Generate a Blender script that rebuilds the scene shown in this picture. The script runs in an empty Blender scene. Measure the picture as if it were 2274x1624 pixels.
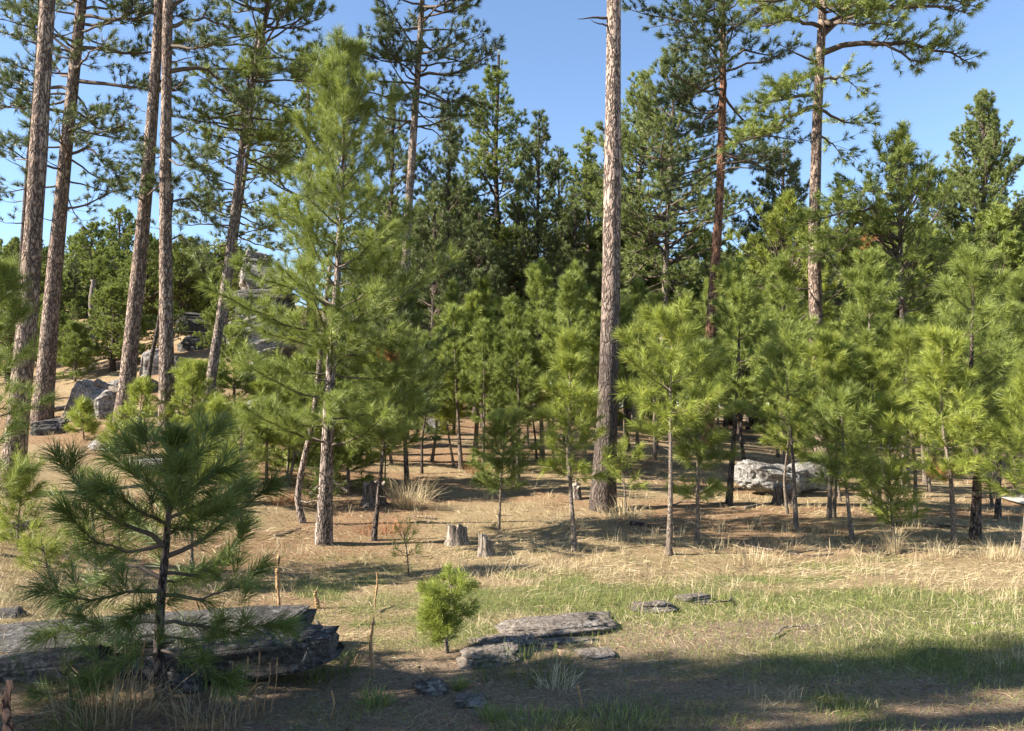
import bpy, math, random
import numpy as np

# ------------------------------------------------------------------ camera, sky, sun, exposure
scn = bpy.context.scene
COL = scn.collection
FPX, CX, CY, HORIZON, EYE = 804.0, 512.0, 365.5, 415.0, 1.6
PITCH = math.atan((HORIZON - CY) / FPX)
cam_data = bpy.data.cameras.new("camera")
cam_data.sensor_width = 36.0
cam_data.lens = FPX / 1024.0 * 36.0
cam_data.clip_start = 0.05
cam_data.clip_end = 3000.0
cam = bpy.data.objects.new("camera", cam_data)
COL.objects.link(cam)
cam.location = (0, 0, EYE)
cam.rotation_euler = (math.pi / 2 + PITCH, 0, 0)
scn.camera = cam

SUN_AZ = math.radians(79.0)      # shadows fall to the right, slightly away from the camera
SUN_EL = math.radians(31.0)
TOSUN = np.array([-math.sin(SUN_AZ) * math.cos(SUN_EL), -math.cos(SUN_AZ) * math.cos(SUN_EL), math.sin(SUN_EL)])
world = bpy.data.worlds.new("World")
scn.world = world
world.use_nodes = True
wn = world.node_tree
sky = wn.nodes.new("ShaderNodeTexSky")
sky.sky_type = 'NISHITA'
sky.sun_disc = False
sky.sun_elevation = SUN_EL
sky.sun_rotation = math.atan2(TOSUN[0], TOSUN[1])
sky.altitude = 1500
sky.air_density = 1.0
sky.dust_density = 0.3
sky.ozone_density = 2.2
bg = wn.nodes["Background"]
bg.inputs["Strength"].default_value = 0.082
wn.links.new(sky.outputs[0], bg.inputs["Color"])
sun_data = bpy.data.lights.new("sun", 'SUN')
sun_data.energy = 5.0
sun_data.angle = math.radians(0.53)
sun_data.color = (1.0, 0.93, 0.82)
sun = bpy.data.objects.new("sun", sun_data)
COL.objects.link(sun)
sun.rotation_euler = (math.pi / 2 - SUN_EL, 0, math.atan2(TOSUN[0], -TOSUN[1]))
scn.view_settings.view_transform = 'Standard'
scn.view_settings.look = 'None'
scn.view_settings.gamma = 1.0
scn.view_settings.exposure = 1.85
scn.render.engine = 'CYCLES'
cy = scn.cycles
cy.max_bounces = 5
cy.diffuse_bounces = 3
cy.glossy_bounces = 2
cy.transmission_bounces = 3
cy.transparent_max_bounces = 4
cy.use_denoising = True
cy.caustics_reflective = False
cy.caustics_refractive = False

# ------------------------------------------------------------------ helpers
K0 = 1024.0 / 2274.0
SP, CP = math.sin(PITCH), math.cos(PITCH)


def W(x, y, d):
    """world point seen at (x, y) of the 2274 px wide photograph, d metres ahead"""
    a, b = x * K0 - CX, CY - y * K0
    v = np.array([a, FPX * CP - b * SP, FPX * SP + b * CP])
    return np.array([0, 0, EYE]) + v * (d / v[1])


def hash2(ix, iy, seed):
    n = (ix.astype(np.int64) * 374761393 + iy.astype(np.int64) * 668265263 + seed * 974634777) & 0x7fffffff
    n = ((n ^ (n >> 13)) * 1274126177) & 0x7fffffff
    return ((n ^ (n >> 16)) & 0xffff) / 65535.0


def vnoise(x, y, seed=0):
    ix, iy = np.floor(x), np.floor(y)
    fx, fy = x - ix, y - iy
    fx, fy = fx * fx * (3 - 2 * fx), fy * fy * (3 - 2 * fy)
    a, b = hash2(ix, iy, seed), hash2(ix + 1, iy, seed)
    c, d = hash2(ix, iy + 1, seed), hash2(ix + 1, iy + 1, seed)
    return (a + (b - a) * fx) * (1 - fy) + (c + (d - c) * fx) * fy


def fbm(x, y, seed=0, octv=4):
    s, a, t = 0.0, 1.0, 0.0
    for i in range(octv):
        s = s + a * vnoise(x * 2 ** i + 17.3 * i, y * 2 ** i - 9.1 * i, seed + i)
        t += a
        a *= 0.5
    return s / t


def noise3(p, f, seed=0, octv=3):
    x, y, z = p[:, 0] * f, p[:, 1] * f, p[:, 2] * f
    s, a, t = 0, 1.0, 0.0
    for i in range(octv):
        k = 2 ** i
        iz = np.floor(z * k)
        fz = z * k - iz
        fz = fz * fz * (3 - 2 * fz)
        s0 = vnoise(x * k + iz * 13.7, y * k + iz * 7.3, seed + i)
        s1 = vnoise(x * k + (iz + 1) * 13.7, y * k + (iz + 1) * 7.3, seed + i)
        s = s + a * (s0 + (s1 - s0) * fz)
        t += a
        a *= 0.5
    return s / t - 0.5


def mesh_of(name, verts, faces, mats, smooth=False, attr=None, attrs=None):
    """faces: list of (index array n x 3 or n x 4, material slot)"""
    me = bpy.data.meshes.new(name)
    verts = np.asarray(verts, dtype=np.float32)
    me.vertices.add(len(verts))
    me.vertices.foreach_set("co", verts.ravel())
    li, ls, lt, mi, pos = [], [], [], [], 0
    for F, m in faces:
        F = np.asarray(F, dtype=np.int32)
        if not len(F):
            continue
        k = F.shape[1]
        li.append(F.ravel())
        ls.append(pos + np.arange(len(F)) * k)
        lt.append(np.full(len(F), k))
        mi.append(np.full(len(F), m))
        pos += F.size
    me.loops.add(pos)
    me.loops.foreach_set("vertex_index", np.concatenate(li).astype(np.int32))
    n = sum(len(a) for a in ls)
    me.polygons.add(n)
    me.polygons.foreach_set("loop_start", np.concatenate(ls).astype(np.int32))
    me.polygons.foreach_set("loop_total", np.concatenate(lt).astype(np.int32))
    me.polygons.foreach_set("material_index", np.concatenate(mi).astype(np.int32))
    if smooth is not False:
        flags = np.ones(n, dtype=bool) if smooth is True else np.isin(np.concatenate(mi), smooth)
        me.polygons.foreach_set("use_smooth", flags)
    allattr = dict(attrs or {})
    if attr is not None:
        allattr["v"] = attr
    for k, a in allattr.items():
        at = me.attributes.new(k, 'FLOAT', 'POINT')
        at.data.foreach_set("value", np.asarray(a, dtype=np.float32))
    for m in mats:
        me.materials.append(m)
    me.update(calc_edges=True)
    return me


def link(name, data, parent=None, loc=None, label=None, cat=None, group=None, kind=None):
    o = bpy.data.objects.new(name, data)
    COL.objects.link(o)
    if parent is not None:
        o.parent = parent
    if loc is not None:
        o.location = tuple(float(c) for c in loc)
    for k, v in (("label", label), ("category", cat), ("group", group), ("kind", kind)):
        if v:
            o[k] = v
    return o


def tubes(P, R, S=5):
    """P (M,K,3) polylines, R (M,K) radii -> verts, quads"""
    P, R = np.asarray(P, float), np.asarray(R, float)
    M, K = P.shape[:2]
    T = np.gradient(P, axis=1)
    T /= np.linalg.norm(T, axis=2, keepdims=True) + 1e-9
    ref = np.where((np.abs(T[:, :, 2].mean(1)) > 0.75)[:, None, None], np.array([1.0, 0, 0]), np.array([0, 0, 1.0]))
    n1 = np.cross(T, np.broadcast_to(ref, T.shape))
    n1 /= np.linalg.norm(n1, axis=2, keepdims=True) + 1e-9
    n2 = np.cross(T, n1)
    a = np.arange(S) * 2 * np.pi / S
    V = P[:, :, None] + R[:, :, None, None] * (np.cos(a)[:, None] * n1[:, :, None] + np.sin(a)[:, None] * n2[:, :, None])
    idx = np.arange(M * K * S).reshape(M, K, S)
    q = np.stack([idx[:, :-1], np.roll(idx, -1, 2)[:, :-1], np.roll(idx, -1, 2)[:, 1:], idx[:, 1:]], -1).reshape(-1, 4)
    return V.reshape(-1, 3), q


# ------------------------------------------------------------------ materials
def new_mat(name):
    m = bpy.data.materials.new(name)
    m.use_nodes = True
    nt = m.node_tree
    return m, nt, nt.nodes, nt.links, nt.nodes["Principled BSDF"]


def ramp(ns, stops):
    r = ns.new("ShaderNodeValToRGB")
    el = r.color_ramp.elements
    while len(el) < len(stops):
        el.new(0.5)
    for e, (p, c) in zip(el, stops):
        e.position = p
        e.color = (c[0], c[1], c[2], 1)
    return r


def needle_mat(name, dark, light, dead=(0.30, 0.12, 0.04), trans=0.22):
    m, nt, ns, lk, bs = new_mat(name)
    at = ns.new("ShaderNodeAttribute")
    at.attribute_name = "v"
    oi = ns.new("ShaderNodeObjectInfo")
    add = ns.new("ShaderNodeMath"); add.operation = 'MULTIPLY_ADD'
    lk.new(oi.outputs["Random"], add.inputs[0]); add.inputs[1].default_value = 0.42; lk.new(at.outputs["Fac"], add.inputs[2])
    mid = tuple((a + b) / 2 for a, b in zip(dark, light))
    r = ramp(ns, [(0.0, dark), (0.45, mid), (0.95, light), (1.25 / 2 + 0.36, light), (1.0, dead)])
    sc = ns.new("ShaderNodeMath"); sc.operation = 'MULTIPLY'; sc.inputs[1].default_value = 0.65
    lk.new(add.outputs[0], sc.inputs[0])
    lk.new(sc.outputs[0], r.inputs[0])
    lk.new(r.outputs[0], bs.inputs["Base Color"])
    bs.inputs["Roughness"].default_value = 0.5
    bs.inputs["Specular IOR Level"].default_value = 0.35
    tr = ns.new("ShaderNodeBsdfTranslucent")
    lk.new(r.outputs[0], tr.inputs["Color"])
    mx = ns.new("ShaderNodeMixShader"); mx.inputs[0].default_value = trans
    lk.new(bs.outputs[0], mx.inputs[1]); lk.new(tr.outputs[0], mx.inputs[2])
    lk.new(mx.outputs[0], ns["Material Output"].inputs[0])
    return m


def bark_mat(name, plate, plate2, crack, scale=9.0, zs=0.33, crackw=0.09, bump=0.035, dark_foot=None):
    m, nt, ns, lk, bs = new_mat(name)
    tc = ns.new("ShaderNodeTexCoord")
    mp = ns.new("ShaderNodeMapping")
    mp.inputs["Scale"].default_value = (1, 1, zs)
    lk.new(tc.outputs["Object"], mp.inputs[0])
    n0 = ns.new("ShaderNodeTexNoise"); n0.inputs["Scale"].default_value = scale * 0.9; n0.inputs["Detail"].default_value = 3
    lk.new(mp.outputs[0], n0.inputs["Vector"])
    dv = ns.new("ShaderNodeMixRGB"); dv.blend_type = 'LINEAR_LIGHT'; dv.inputs[0].default_value = 0.16
    lk.new(mp.outputs[0], dv.inputs[1]); lk.new(n0.outputs["Color"], dv.inputs[2])
    vo = ns.new("ShaderNodeTexVoronoi"); vo.feature = 'DISTANCE_TO_EDGE'; vo.inputs["Scale"].default_value = scale
    lk.new(dv.outputs[0], vo.inputs["Vector"])
    vc = ns.new("ShaderNodeTexVoronoi"); vc.inputs["Scale"].default_value = scale
    lk.new(dv.outputs[0], vc.inputs["Vector"])
    n1 = ns.new("ShaderNodeTexNoise"); n1.inputs["Scale"].default_value = scale * 5; n1.inputs["Detail"].default_value = 5
    lk.new(mp.outputs[0], n1.inputs["Vector"])
    n2 = ns.new("ShaderNodeTexNoise"); n2.inputs["Scale"].default_value = 1.7; n2.inputs["Detail"].default_value = 3
    lk.new(mp.outputs[0], n2.inputs["Vector"])
    mixp = ns.new("ShaderNodeMixRGB"); mixp.inputs[1].default_value = (*plate, 1); mixp.inputs[2].default_value = (*plate2, 1)
    s1 = ns.new("ShaderNodeSeparateColor"); lk.new(vc.outputs["Color"], s1.inputs[0])
    ad = ns.new("ShaderNodeMath"); ad.operation = 'MULTIPLY_ADD'; ad.inputs[1].default_value = 0.5
    sub = ns.new("ShaderNodeMath"); sub.operation = 'MULTIPLY_ADD'; sub.inputs[1].default_value = 2.2; sub.inputs[2].default_value = -0.85
    lk.new(n2.outputs[0], sub.inputs[0])
    lk.new(s1.outputs[0], ad.inputs[0]); lk.new(sub.outputs[0], ad.inputs[2])
    lk.new(ad.outputs[0], mixp.inputs[0])
    mul = ns.new("ShaderNodeMixRGB"); mul.blend_type = 'MULTIPLY'; mul.inputs[0].default_value = 0.8
    rr = ramp(ns, [(0.32, (0.38, 0.36, 0.35)), (0.66, (1.3, 1.3, 1.3))])
    lk.new(n1.outputs[0], rr.inputs[0]); lk.new(mixp.outputs[0], mul.inputs[1]); lk.new(rr.outputs[0], mul.inputs[2])
    cr = ramp(ns, [(0.0, (0, 0, 0)), (crackw * 0.35, (0.08, 0.08, 0.08)), (crackw, (1, 1, 1))])
    lk.new(vo.outputs["Distance"], cr.inputs[0])
    fin = ns.new("ShaderNodeMixRGB"); fin.inputs[1].default_value = (*crack, 1)
    lk.new(cr.outputs[0], fin.inputs[0]); lk.new(mul.outputs[0], fin.inputs[2])
    out = fin
    if dark_foot is not None:          # bark colour gets darker towards the foot of the trunk, with a ragged edge
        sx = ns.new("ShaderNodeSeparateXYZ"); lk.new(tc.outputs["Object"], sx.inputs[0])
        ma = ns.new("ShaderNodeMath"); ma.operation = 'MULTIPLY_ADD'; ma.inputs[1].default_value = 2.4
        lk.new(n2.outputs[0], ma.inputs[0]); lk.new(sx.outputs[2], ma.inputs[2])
        rc = ns.new("ShaderNodeMapRange"); rc.inputs[1].default_value = dark_foot[0] + 1.2; rc.inputs[2].default_value = dark_foot[1] + 1.2
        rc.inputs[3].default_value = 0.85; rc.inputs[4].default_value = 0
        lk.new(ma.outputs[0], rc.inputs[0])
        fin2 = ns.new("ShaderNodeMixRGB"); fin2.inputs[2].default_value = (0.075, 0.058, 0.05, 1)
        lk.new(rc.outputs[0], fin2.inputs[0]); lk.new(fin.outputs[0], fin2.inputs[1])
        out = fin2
    lk.new(out.outputs[0], bs.inputs["Base Color"])
    bs.inputs["Roughness"].default_value = 0.9
    bs.inputs["Specular IOR Level"].default_value = 0.15
    hh = ns.new("ShaderNodeMath"); hh.operation = 'MULTIPLY_ADD'; hh.inputs[1].default_value = 0.35
    lk.new(n1.outputs[0], hh.inputs[0])
    cr2 = ramp(ns, [(0.0, (0, 0, 0)), (crackw * 1.8, (1, 1, 1))])
    lk.new(vo.outputs["Distance"], cr2.inputs[0])
    lk.new(cr2.outputs[0], hh.inputs[2])
    bp = ns.new("ShaderNodeBump"); bp.inputs["Distance"].default_value = bump; bp.inputs["Strength"].default_value = 0.9
    lk.new(hh.outputs[0], bp.inputs["Height"]); lk.new(bp.outputs[0], bs.inputs["Normal"])
    return m


def rock_mat(name, base, light, dark, scale=3.0, lichen=0.55, layer=12.0, tilt=(0.2, 0.1, 0)):
    m, nt, ns, lk, bs = new_mat(name)
    tc = ns.new("ShaderNodeTexCoord")
    mp = ns.new("ShaderNodeMapping"); mp.inputs["Rotation"].default_value = tilt
    lk.new(tc.outputs["Object"], mp.inputs[0])
    n0 = ns.new("ShaderNodeTexNoise"); n0.inputs["Scale"].default_value = scale; n0.inputs["Detail"].default_value = 6; n0.inputs["Roughness"].default_value = 0.65
    lk.new(mp.outputs[0], n0.inputs["Vector"])
    n1 = ns.new("ShaderNodeTexNoise"); n1.inputs["Scale"].default_value = scale * 5; n1.inputs["Detail"].default_value = 6; n1.inputs["Roughness"].default_value = 0.7
    lk.new(mp.outputs[0], n1.inputs["Vector"])
    mpl = ns.new("ShaderNodeMapping"); mpl.inputs["Scale"].default_value = (0.25, 0.25, 1); mpl.inputs["Rotation"].default_value = tilt
    lk.new(tc.outputs["Object"], mpl.inputs[0])
    nl = ns.new("ShaderNodeTexNoise"); nl.inputs["Scale"].default_value = layer; nl.inputs["Detail"].default_value = 4
    lk.new(mpl.outputs[0], nl.inputs["Vector"])
    r0 = ramp(ns, [(0.3, dark), (0.5, base), (0.7, tuple(c * 1.3 for c in base))])
    lk.new(nl.outputs[0], r0.inputs[0])
    rl = ramp(ns, [(lichen - 0.04, (0, 0, 0)), (lichen + 0.06, (1, 1, 1))])
    mm = ns.new("ShaderNodeMath"); mm.operation = 'MULTIPLY_ADD'; mm.inputs[1].default_value = 0.6
    m2 = ns.new("ShaderNodeMath"); m2.operation = 'MULTIPLY'; m2.inputs[1].default_value = 0.45
    lk.new(n0.outputs[0], m2.inputs[0]); lk.new(n1.outputs[0], mm.inputs[0]); lk.new(m2.outputs[0], mm.inputs[2])
    lk.new(mm.outputs[0], rl.inputs[0])
    mx = ns.new("ShaderNodeMixRGB"); mx.inputs[2].default_value = (*light, 1)
    lk.new(rl.outputs[0], mx.inputs[0]); lk.new(r0.outputs[0], mx.inputs[1])
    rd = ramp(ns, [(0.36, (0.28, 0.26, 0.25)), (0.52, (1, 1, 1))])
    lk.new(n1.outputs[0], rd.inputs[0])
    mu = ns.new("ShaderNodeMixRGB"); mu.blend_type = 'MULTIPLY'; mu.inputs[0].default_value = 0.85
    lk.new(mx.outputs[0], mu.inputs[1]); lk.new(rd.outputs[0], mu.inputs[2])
    lk.new(mu.outputs[0], bs.inputs["Base Color"])
    bs.inputs["Roughness"].default_value = 0.9
    bs.inputs["Specular IOR Level"].default_value = 0.2
    hs = ns.new("ShaderNodeMath"); hs.operation = 'ADD'
    lk.new(n1.outputs[0], hs.inputs[0]); lk.new(nl.outputs[0], hs.inputs[1])
    bp = ns.new("ShaderNodeBump"); bp.inputs["Distance"].default_value = 0.05; bp.inputs["Strength"].default_value = 0.9
    lk.new(hs.outputs[0], bp.inputs["Height"]); lk.new(bp.outputs[0], bs.inputs["Normal"])
    return m


def attr_mat(name, stops, rough=0.8, trans=0.0, spec=0.2, attr="v"):
    m, nt, ns, lk, bs = new_mat(name)
    at = ns.new("ShaderNodeAttribute"); at.attribute_name = attr
    r = ramp(ns, stops)
    lk.new(at.outputs["Fac"], r.inputs[0]); lk.new(r.outputs[0], bs.inputs["Base Color"])
    bs.inputs["Roughness"].default_value = rough
    bs.inputs["Specular IOR Level"].default_value = spec
    if trans:
        tr = ns.new("ShaderNodeBsdfTranslucent"); lk.new(r.outputs[0], tr.inputs["Color"])
        mx = ns.new("ShaderNodeMixShader"); mx.inputs[0].default_value = trans
        lk.new(bs.outputs[0], mx.inputs[1]); lk.new(tr.outputs[0], mx.inputs[2])
        lk.new(mx.outputs[0], ns["Material Output"].inputs[0])
    return m


M_LIGHT = needle_mat("needles_yellow_green", (0.125, 0.155, 0.026), (0.40, 0.44, 0.085), trans=.32)
M_MID = needle_mat("needles_green", (0.10, 0.135, 0.028), (0.33, 0.375, 0.085), trans=.3)
M_DEEP = needle_mat("needles_deep_green", (0.075, 0.105, 0.032), (0.25, 0.29, 0.085), trans=.27)
M_OLD = needle_mat("needles_blue_green", (0.055, 0.08, 0.032), (0.20, 0.235, 0.080))
M_FORE = needle_mat("needles_foreground", (0.05, 0.072, 0.016), (0.155, 0.20, 0.042), trans=.22)
M_DEAD = attr_mat("dead_needles", [(0, (0.22, 0.09, 0.035)), (1, (0.45, 0.20, 0.09))], trans=0.15)
M_TWIG = attr_mat("twig_bark", [(0, (0.06, 0.045, 0.035)), (1, (0.14, 0.105, 0.08))])
M_TWIGP = attr_mat("pale_twig_bark", [(0, (0.13, 0.10, 0.08)), (1, (0.24, 0.19, 0.15))])
M_BARK = bark_mat("ponderosa_bark", (0.36, 0.275, 0.215), (0.235, 0.165, 0.125), (0.07, 0.05, 0.042), scale=10.5, crackw=.12, dark_foot=(-.6, .4))
M_BARK_SHADE = bark_mat("ponderosa_bark_painted_shade", (0.43, 0.335, 0.27), (0.32, 0.23, 0.18), (0.07, 0.052, 0.043), scale=10.5, crackw=.12, dark_foot=(2.2, 4.8))  # neighbouring tree's shade on the lower trunk, painted into the bark colour
M_BARKR = bark_mat("orange_bark", (0.42, 0.225, 0.14), (0.26, 0.13, 0.08), (0.05, 0.03, 0.02), zs=0.2, scale=11)
M_BARKD = bark_mat("dark_bark", (0.17, 0.13, 0.11), (0.10, 0.075, 0.06), (0.025, 0.02, 0.018), scale=13, zs=0.3)
M_BARKG = bark_mat("grey_bark", (0.40, 0.32, 0.27), (0.26, 0.20, 0.16), (0.05, 0.04, 0.034), scale=13, zs=0.28)
M_BARKY = bark_mat("young_bark", (0.36, 0.29, 0.23), (0.22, 0.17, 0.13), (0.05, 0.04, 0.03), scale=26, zs=0.3, bump=0.01)
M_WOOD = bark_mat("weathered_wood", (0.42, 0.35, 0.28), (0.28, 0.23, 0.18), (0.07, 0.055, 0.045), scale=22, zs=0.06, bump=0.012)
M_STUMP = bark_mat("stump_wood", (0.30, 0.25, 0.21), (0.18, 0.145, 0.12), (0.035, 0.03, 0.026), scale=17, zs=0.12, bump=0.03)
M_CUT = attr_mat("cut_wood", [(0, (0.16, 0.12, 0.09)), (1, (0.36, 0.30, 0.24))])
M_ROCK = rock_mat("hill_rock", (0.24, 0.215, 0.19), (0.42, 0.385, 0.35), (0.075, 0.066, 0.06), lichen=.56, scale=4.5, layer=9)
M_ROCKB = rock_mat("bedrock", (0.20, 0.165, 0.135), (0.32, 0.285, 0.25), (0.07, 0.057, 0.048), lichen=.58, scale=6, layer=20)
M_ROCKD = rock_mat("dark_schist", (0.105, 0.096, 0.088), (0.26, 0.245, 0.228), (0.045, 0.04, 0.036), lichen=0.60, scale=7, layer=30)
M_ROCKW = rock_mat("lichen_rock", (0.20, 0.18, 0.165), (0.38, 0.36, 0.325), (0.05, 0.045, 0.04), lichen=0.51, scale=9)

# ------------------------------------------------------------------ ground height
# (x, y in the photograph, distance) of ground points; heights follow from them
CTRL = [(0, 1600, 4.0), (1137, 1624, 4.05), (2274, 1624, 4.05), (360, 1560, 4.55), (800, 1500, 5.1), (990, 1460, 5.45),
        (2274, 1420, 5.75), (1500, 1350, 6.7), (2100, 1330, 7.0), (1480, 1240, 9.0), (1275, 1220, 9.5), (720, 1210, 10.0),
        (1340, 1130, 12.8), (2165, 1215, 9.6), (1745, 1115, 13.5), (2250, 1110, 16), (2200, 1010, 27), (1020, 1045, 17),
        (960, 955, 24), (840, 1203, 10.2), (670, 1165, 11), (828, 1108, 13), (1015, 1200, 10.2), (1078, 1240, 9.3),
        (120, 1150, 9.5), (0, 1290, 6.8), (25, 1115, 12.5), (275, 945, 18), (200, 1000, 15.5), (110, 965, 17.5), (190, 925, 20),
        (460, 935, 19.5), (372, 975, 17), (93, 940, 19), (560, 1150, 11), (580, 1010, 16), (400, 1180, 10), (300, 1300, 7.5),
        (550, 1400, 6.0), (330, 870, 22.5), (430, 790, 27), (560, 760, 28), (590, 680, 33), (800, 1000, 20), (1200, 960, 25),
        (1600, 1010, 22), (150, 800, 32), (50, 850, 27), (300, 740, 42), (100, 720, 50), (500, 690, 50), (60, 690, 65), (400, 650, 70),
        (900, 860, 40), (1200, 900, 45), (1600, 960, 45), (2100, 975, 45), (1500, 930, 90), (2200, 950, 90), (1000, 850, 90)]
pts = [W(*c) for c in CTRL]
pts += [np.array(p, float) for p in [(0, 0, 0), (0, -8, 0), (4, 1, 0), (-3, 1.5, 0.05), (-7, 2, 0.35), (8, 2, 0), (-14, 4, 1.1), (-14, -8, 0.8), (14, -6, -0.1),
        (16, 8, -0.1), (30, 12, -0.3), (-28, 14, 4.0), (-40, 30, 8), (60, 40, 0), (-80, 100, 24), (0, 160, 10), (90, 160, 3), (-60, -60, 3), (60, -60, 0),
        (-300, 300, 35), (300, 300, 5), (0, 600, 12), (600, 600, 5), (-600, 600, 35), (-600, -600, 5), (600, -600, 0)]]
pts = np.array(pts)


def warp(x, y):
    return np.arcsinh(np.asarray(x, float) / 6.0) * 6, np.arcsinh(np.asarray(y, float) / 6.0) * 6


PU, PV = warp(pts[:, 0], pts[:, 1])


def tps(r2):
    return 0.5 * r2 * np.log(r2 + 1e-9)


_n = len(pts)
_A = np.zeros((_n + 3, _n + 3))
_A[:_n, :_n] = tps((PU[:, None] - PU) ** 2 + (PV[:, None] - PV) ** 2) + np.eye(_n) * 0.6
_A[:_n, _n:] = np.stack([np.ones(_n), PU, PV], 1)
_A[_n:, :_n] = _A[:_n, _n:].T
_w = np.linalg.solve(_A, np.concatenate([pts[:, 2], [0, 0, 0]]))


def hbase(x, y):
    u, v = warp(x, y)
    u, v = np.atleast_1d(u), np.atleast_1d(v)
    out = _w[_n] + _w[_n + 1] * u + _w[_n + 2] * v
    for i in range(_n):
        out = out + _w[i] * tps((u - PU[i]) ** 2 + (v - PV[i]) ** 2)
    return out


def bare_mask(x, y):
    """trodden soil and thin rock ledges: foreground right and under the foreground slab"""
    x, y = np.asarray(x, float), np.asarray(y, float)
    n = fbm(x * 1.3, y * 2.6, 41)
    ledge = np.exp(-(((x - 1.0 - 0.75 * (y - 5.8)) / 1.7) ** 2 + ((y - 5.65 - 0.25 * (x - 1)) / 0.55) ** 2))
    front = np.clip((5.3 - y) * 1.6, 0, 1) * np.clip((n - 0.30) * 6, 0, 1)
    slab = np.exp(-(((x + 1.6) / 2.2) ** 2 + ((y - 4.6) / 0.6) ** 2))
    return np.clip(ledge * 1.2 + front * 0.95 + slab * 0.9, 0, 1)


def green_mask(x, y):
    x, y = np.asarray(x, float), np.asarray(y, float)
    n = fbm(x * 0.55 + 3, y * 0.8, 11, 3)
    n2 = fbm(x * 2.2, y * 2.8, 19, 3)
    meadow = np.exp(-(((x - 3.2) / 3.2) ** 2 + ((y - 6.2) / 1.5) ** 2)) * 0.75 + np.exp(-(((x - 0.6) / 2.4) ** 2 + ((y - 6.8) / 1.2) ** 2)) * 0.5
    fr = np.exp(-(((x - 0.6) / 1.6) ** 2 + ((y - 4.3) / 0.5) ** 2)) * 0.4
    g = (n - 0.5) * 1.3 + (n2 - 0.5) * 1.5 + meadow * 1.25 + fr - 0.10
    return np.clip(g * 1.7, 0, 1) * np.clip((11 - y) / 3, 0, 1)


def litter_mask(x, y):
    """red-brown needle litter below the pines"""
    x, y = np.asarray(x, float), np.asarray(y, float)
    n = fbm(x * 0.5 - 7, y * 0.7, 23, 4)
    far = np.clip((y - 8.2) / 2.0, 0, 1)
    left = np.clip((-x - 1.2 + (8.5 - y) * .2) / 2.0, 0, 1)
    return np.clip((n - 0.40) * 5, 0, 1) * np.clip(far + left, 0, 1)


def H(x, y):
    x, y = np.atleast_1d(np.asarray(x, float)), np.atleast_1d(np.asarray(y, float))
    r = np.hypot(x, y)
    amp = np.clip(r / 14, 0.15, 1.0) * 0.16
    z = hbase(x, y) + (fbm(x * 0.55, y * 0.55, 5) - 0.5) * amp + (fbm(x * 2.6, y * 2.6, 7, 3) - 0.5) * 0.055
    return z


def hz(x, y):
    return float(H(x, y)[0])


def axis(lo, hi, a, n, c=0.0):
    u = np.linspace(np.arcsinh((lo - c) / a), np.arcsinh((hi - c) / a), n)
    return c + a * np.sinh(u)


gx = axis(-700, 700, 4.0, 460)
gy = axis(-200, 900, 3.5, 470, 5.0)
GX, GY = np.meshgrid(gx, gy)
fx, fy = GX.ravel(), GY.ravel()
gz = H(fx, fy)
idx = np.arange(len(fx)).reshape(GX.shape)
quads = np.stack([idx[:-1, :-1], idx[:-1, 1:], idx[1:, 1:], idx[1:, :-1]], -1).reshape(-1, 4)

mg, nt, ns, lk, bs = new_mat("dry_ground")
tc = ns.new("ShaderNodeTexCoord")
nA = ns.new("ShaderNodeTexNoise"); nA.inputs["Scale"].default_value = 3.0; nA.inputs["Detail"].default_value = 8; nA.inputs["Roughness"].default_value = 0.65
nB = ns.new("ShaderNodeTexNoise"); nB.inputs["Scale"].default_value = 45.0; nB.inputs["Detail"].default_value = 5; nB.inputs["Roughness"].default_value = 0.7
mps = ns.new("ShaderNodeMapping"); mps.inputs["Scale"].default_value = (1, 2.2, 1)
lk.new(tc.outputs["Object"], nA.inputs["Vector"]); lk.new(tc.outputs["Object"], mps.inputs[0]); lk.new(mps.outputs[0], nB.inputs["Vector"])
rs = ramp(ns, [(0.3, (0.16, 0.112, 0.062)), (0.5, (0.32, 0.236, 0.132)), (0.72, (0.46, 0.36, 0.21))])
lk.new(nB.outputs[0], rs.inputs[0])
cur = rs.outputs[0]
for an, stops in (("litter", [(0.3, (0.14, 0.08, 0.045)), (0.5, (0.28, 0.175, 0.10)), (0.72, (0.42, 0.29, 0.17))]),
                  ("green", [(0.3, (0.09, 0.10, 0.04)), (0.55, (0.20, 0.21, 0.08)), (0.75, (0.33, 0.30, 0.15))]),
                  ("bare", [(0.3, (0.13, 0.092, 0.06)), (0.5, (0.27, 0.20, 0.135)), (0.72, (0.42, 0.33, 0.23))])):
    at = ns.new("ShaderNodeAttribute"); at.attribute_name = an
    rr = ramp(ns, stops); lk.new(nB.outputs[0], rr.inputs[0])
    ma = ns.new("ShaderNodeMath"); ma.operation = 'MULTIPLY_ADD'; ma.inputs[1].default_value = 1.2; ma.inputs[2].default_value = -0.6
    lk.new(nA.outputs[0], ma.inputs[0])
    ad = ns.new("ShaderNodeMath"); ad.operation = 'ADD'; ad.use_clamp = True
    lk.new(ma.outputs[0], ad.inputs[0]); lk.new(at.outputs["Fac"], ad.inputs[1])
    ml = ns.new("ShaderNodeMath"); ml.operation = 'MULTIPLY'; ml.use_clamp = True
    ms = ns.new("ShaderNodeMath"); ms.operation = 'MULTIPLY'; ms.inputs[1].default_value = 2.0; ms.use_clamp = True
    lk.new(at.outputs["Fac"], ms.inputs[0]); lk.new(ad.outputs[0], ml.inputs[0]); lk.new(ms.outputs[0], ml.inputs[1])
    mx = ns.new("ShaderNodeMixRGB"); lk.new(ml.outputs[0], mx.inputs[0]); lk.new(cur, mx.inputs[1]); lk.new(rr.outputs[0], mx.inputs[2])
    cur = mx.outputs[0]
lk.new(cur, bs.inputs["Base Color"])
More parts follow.
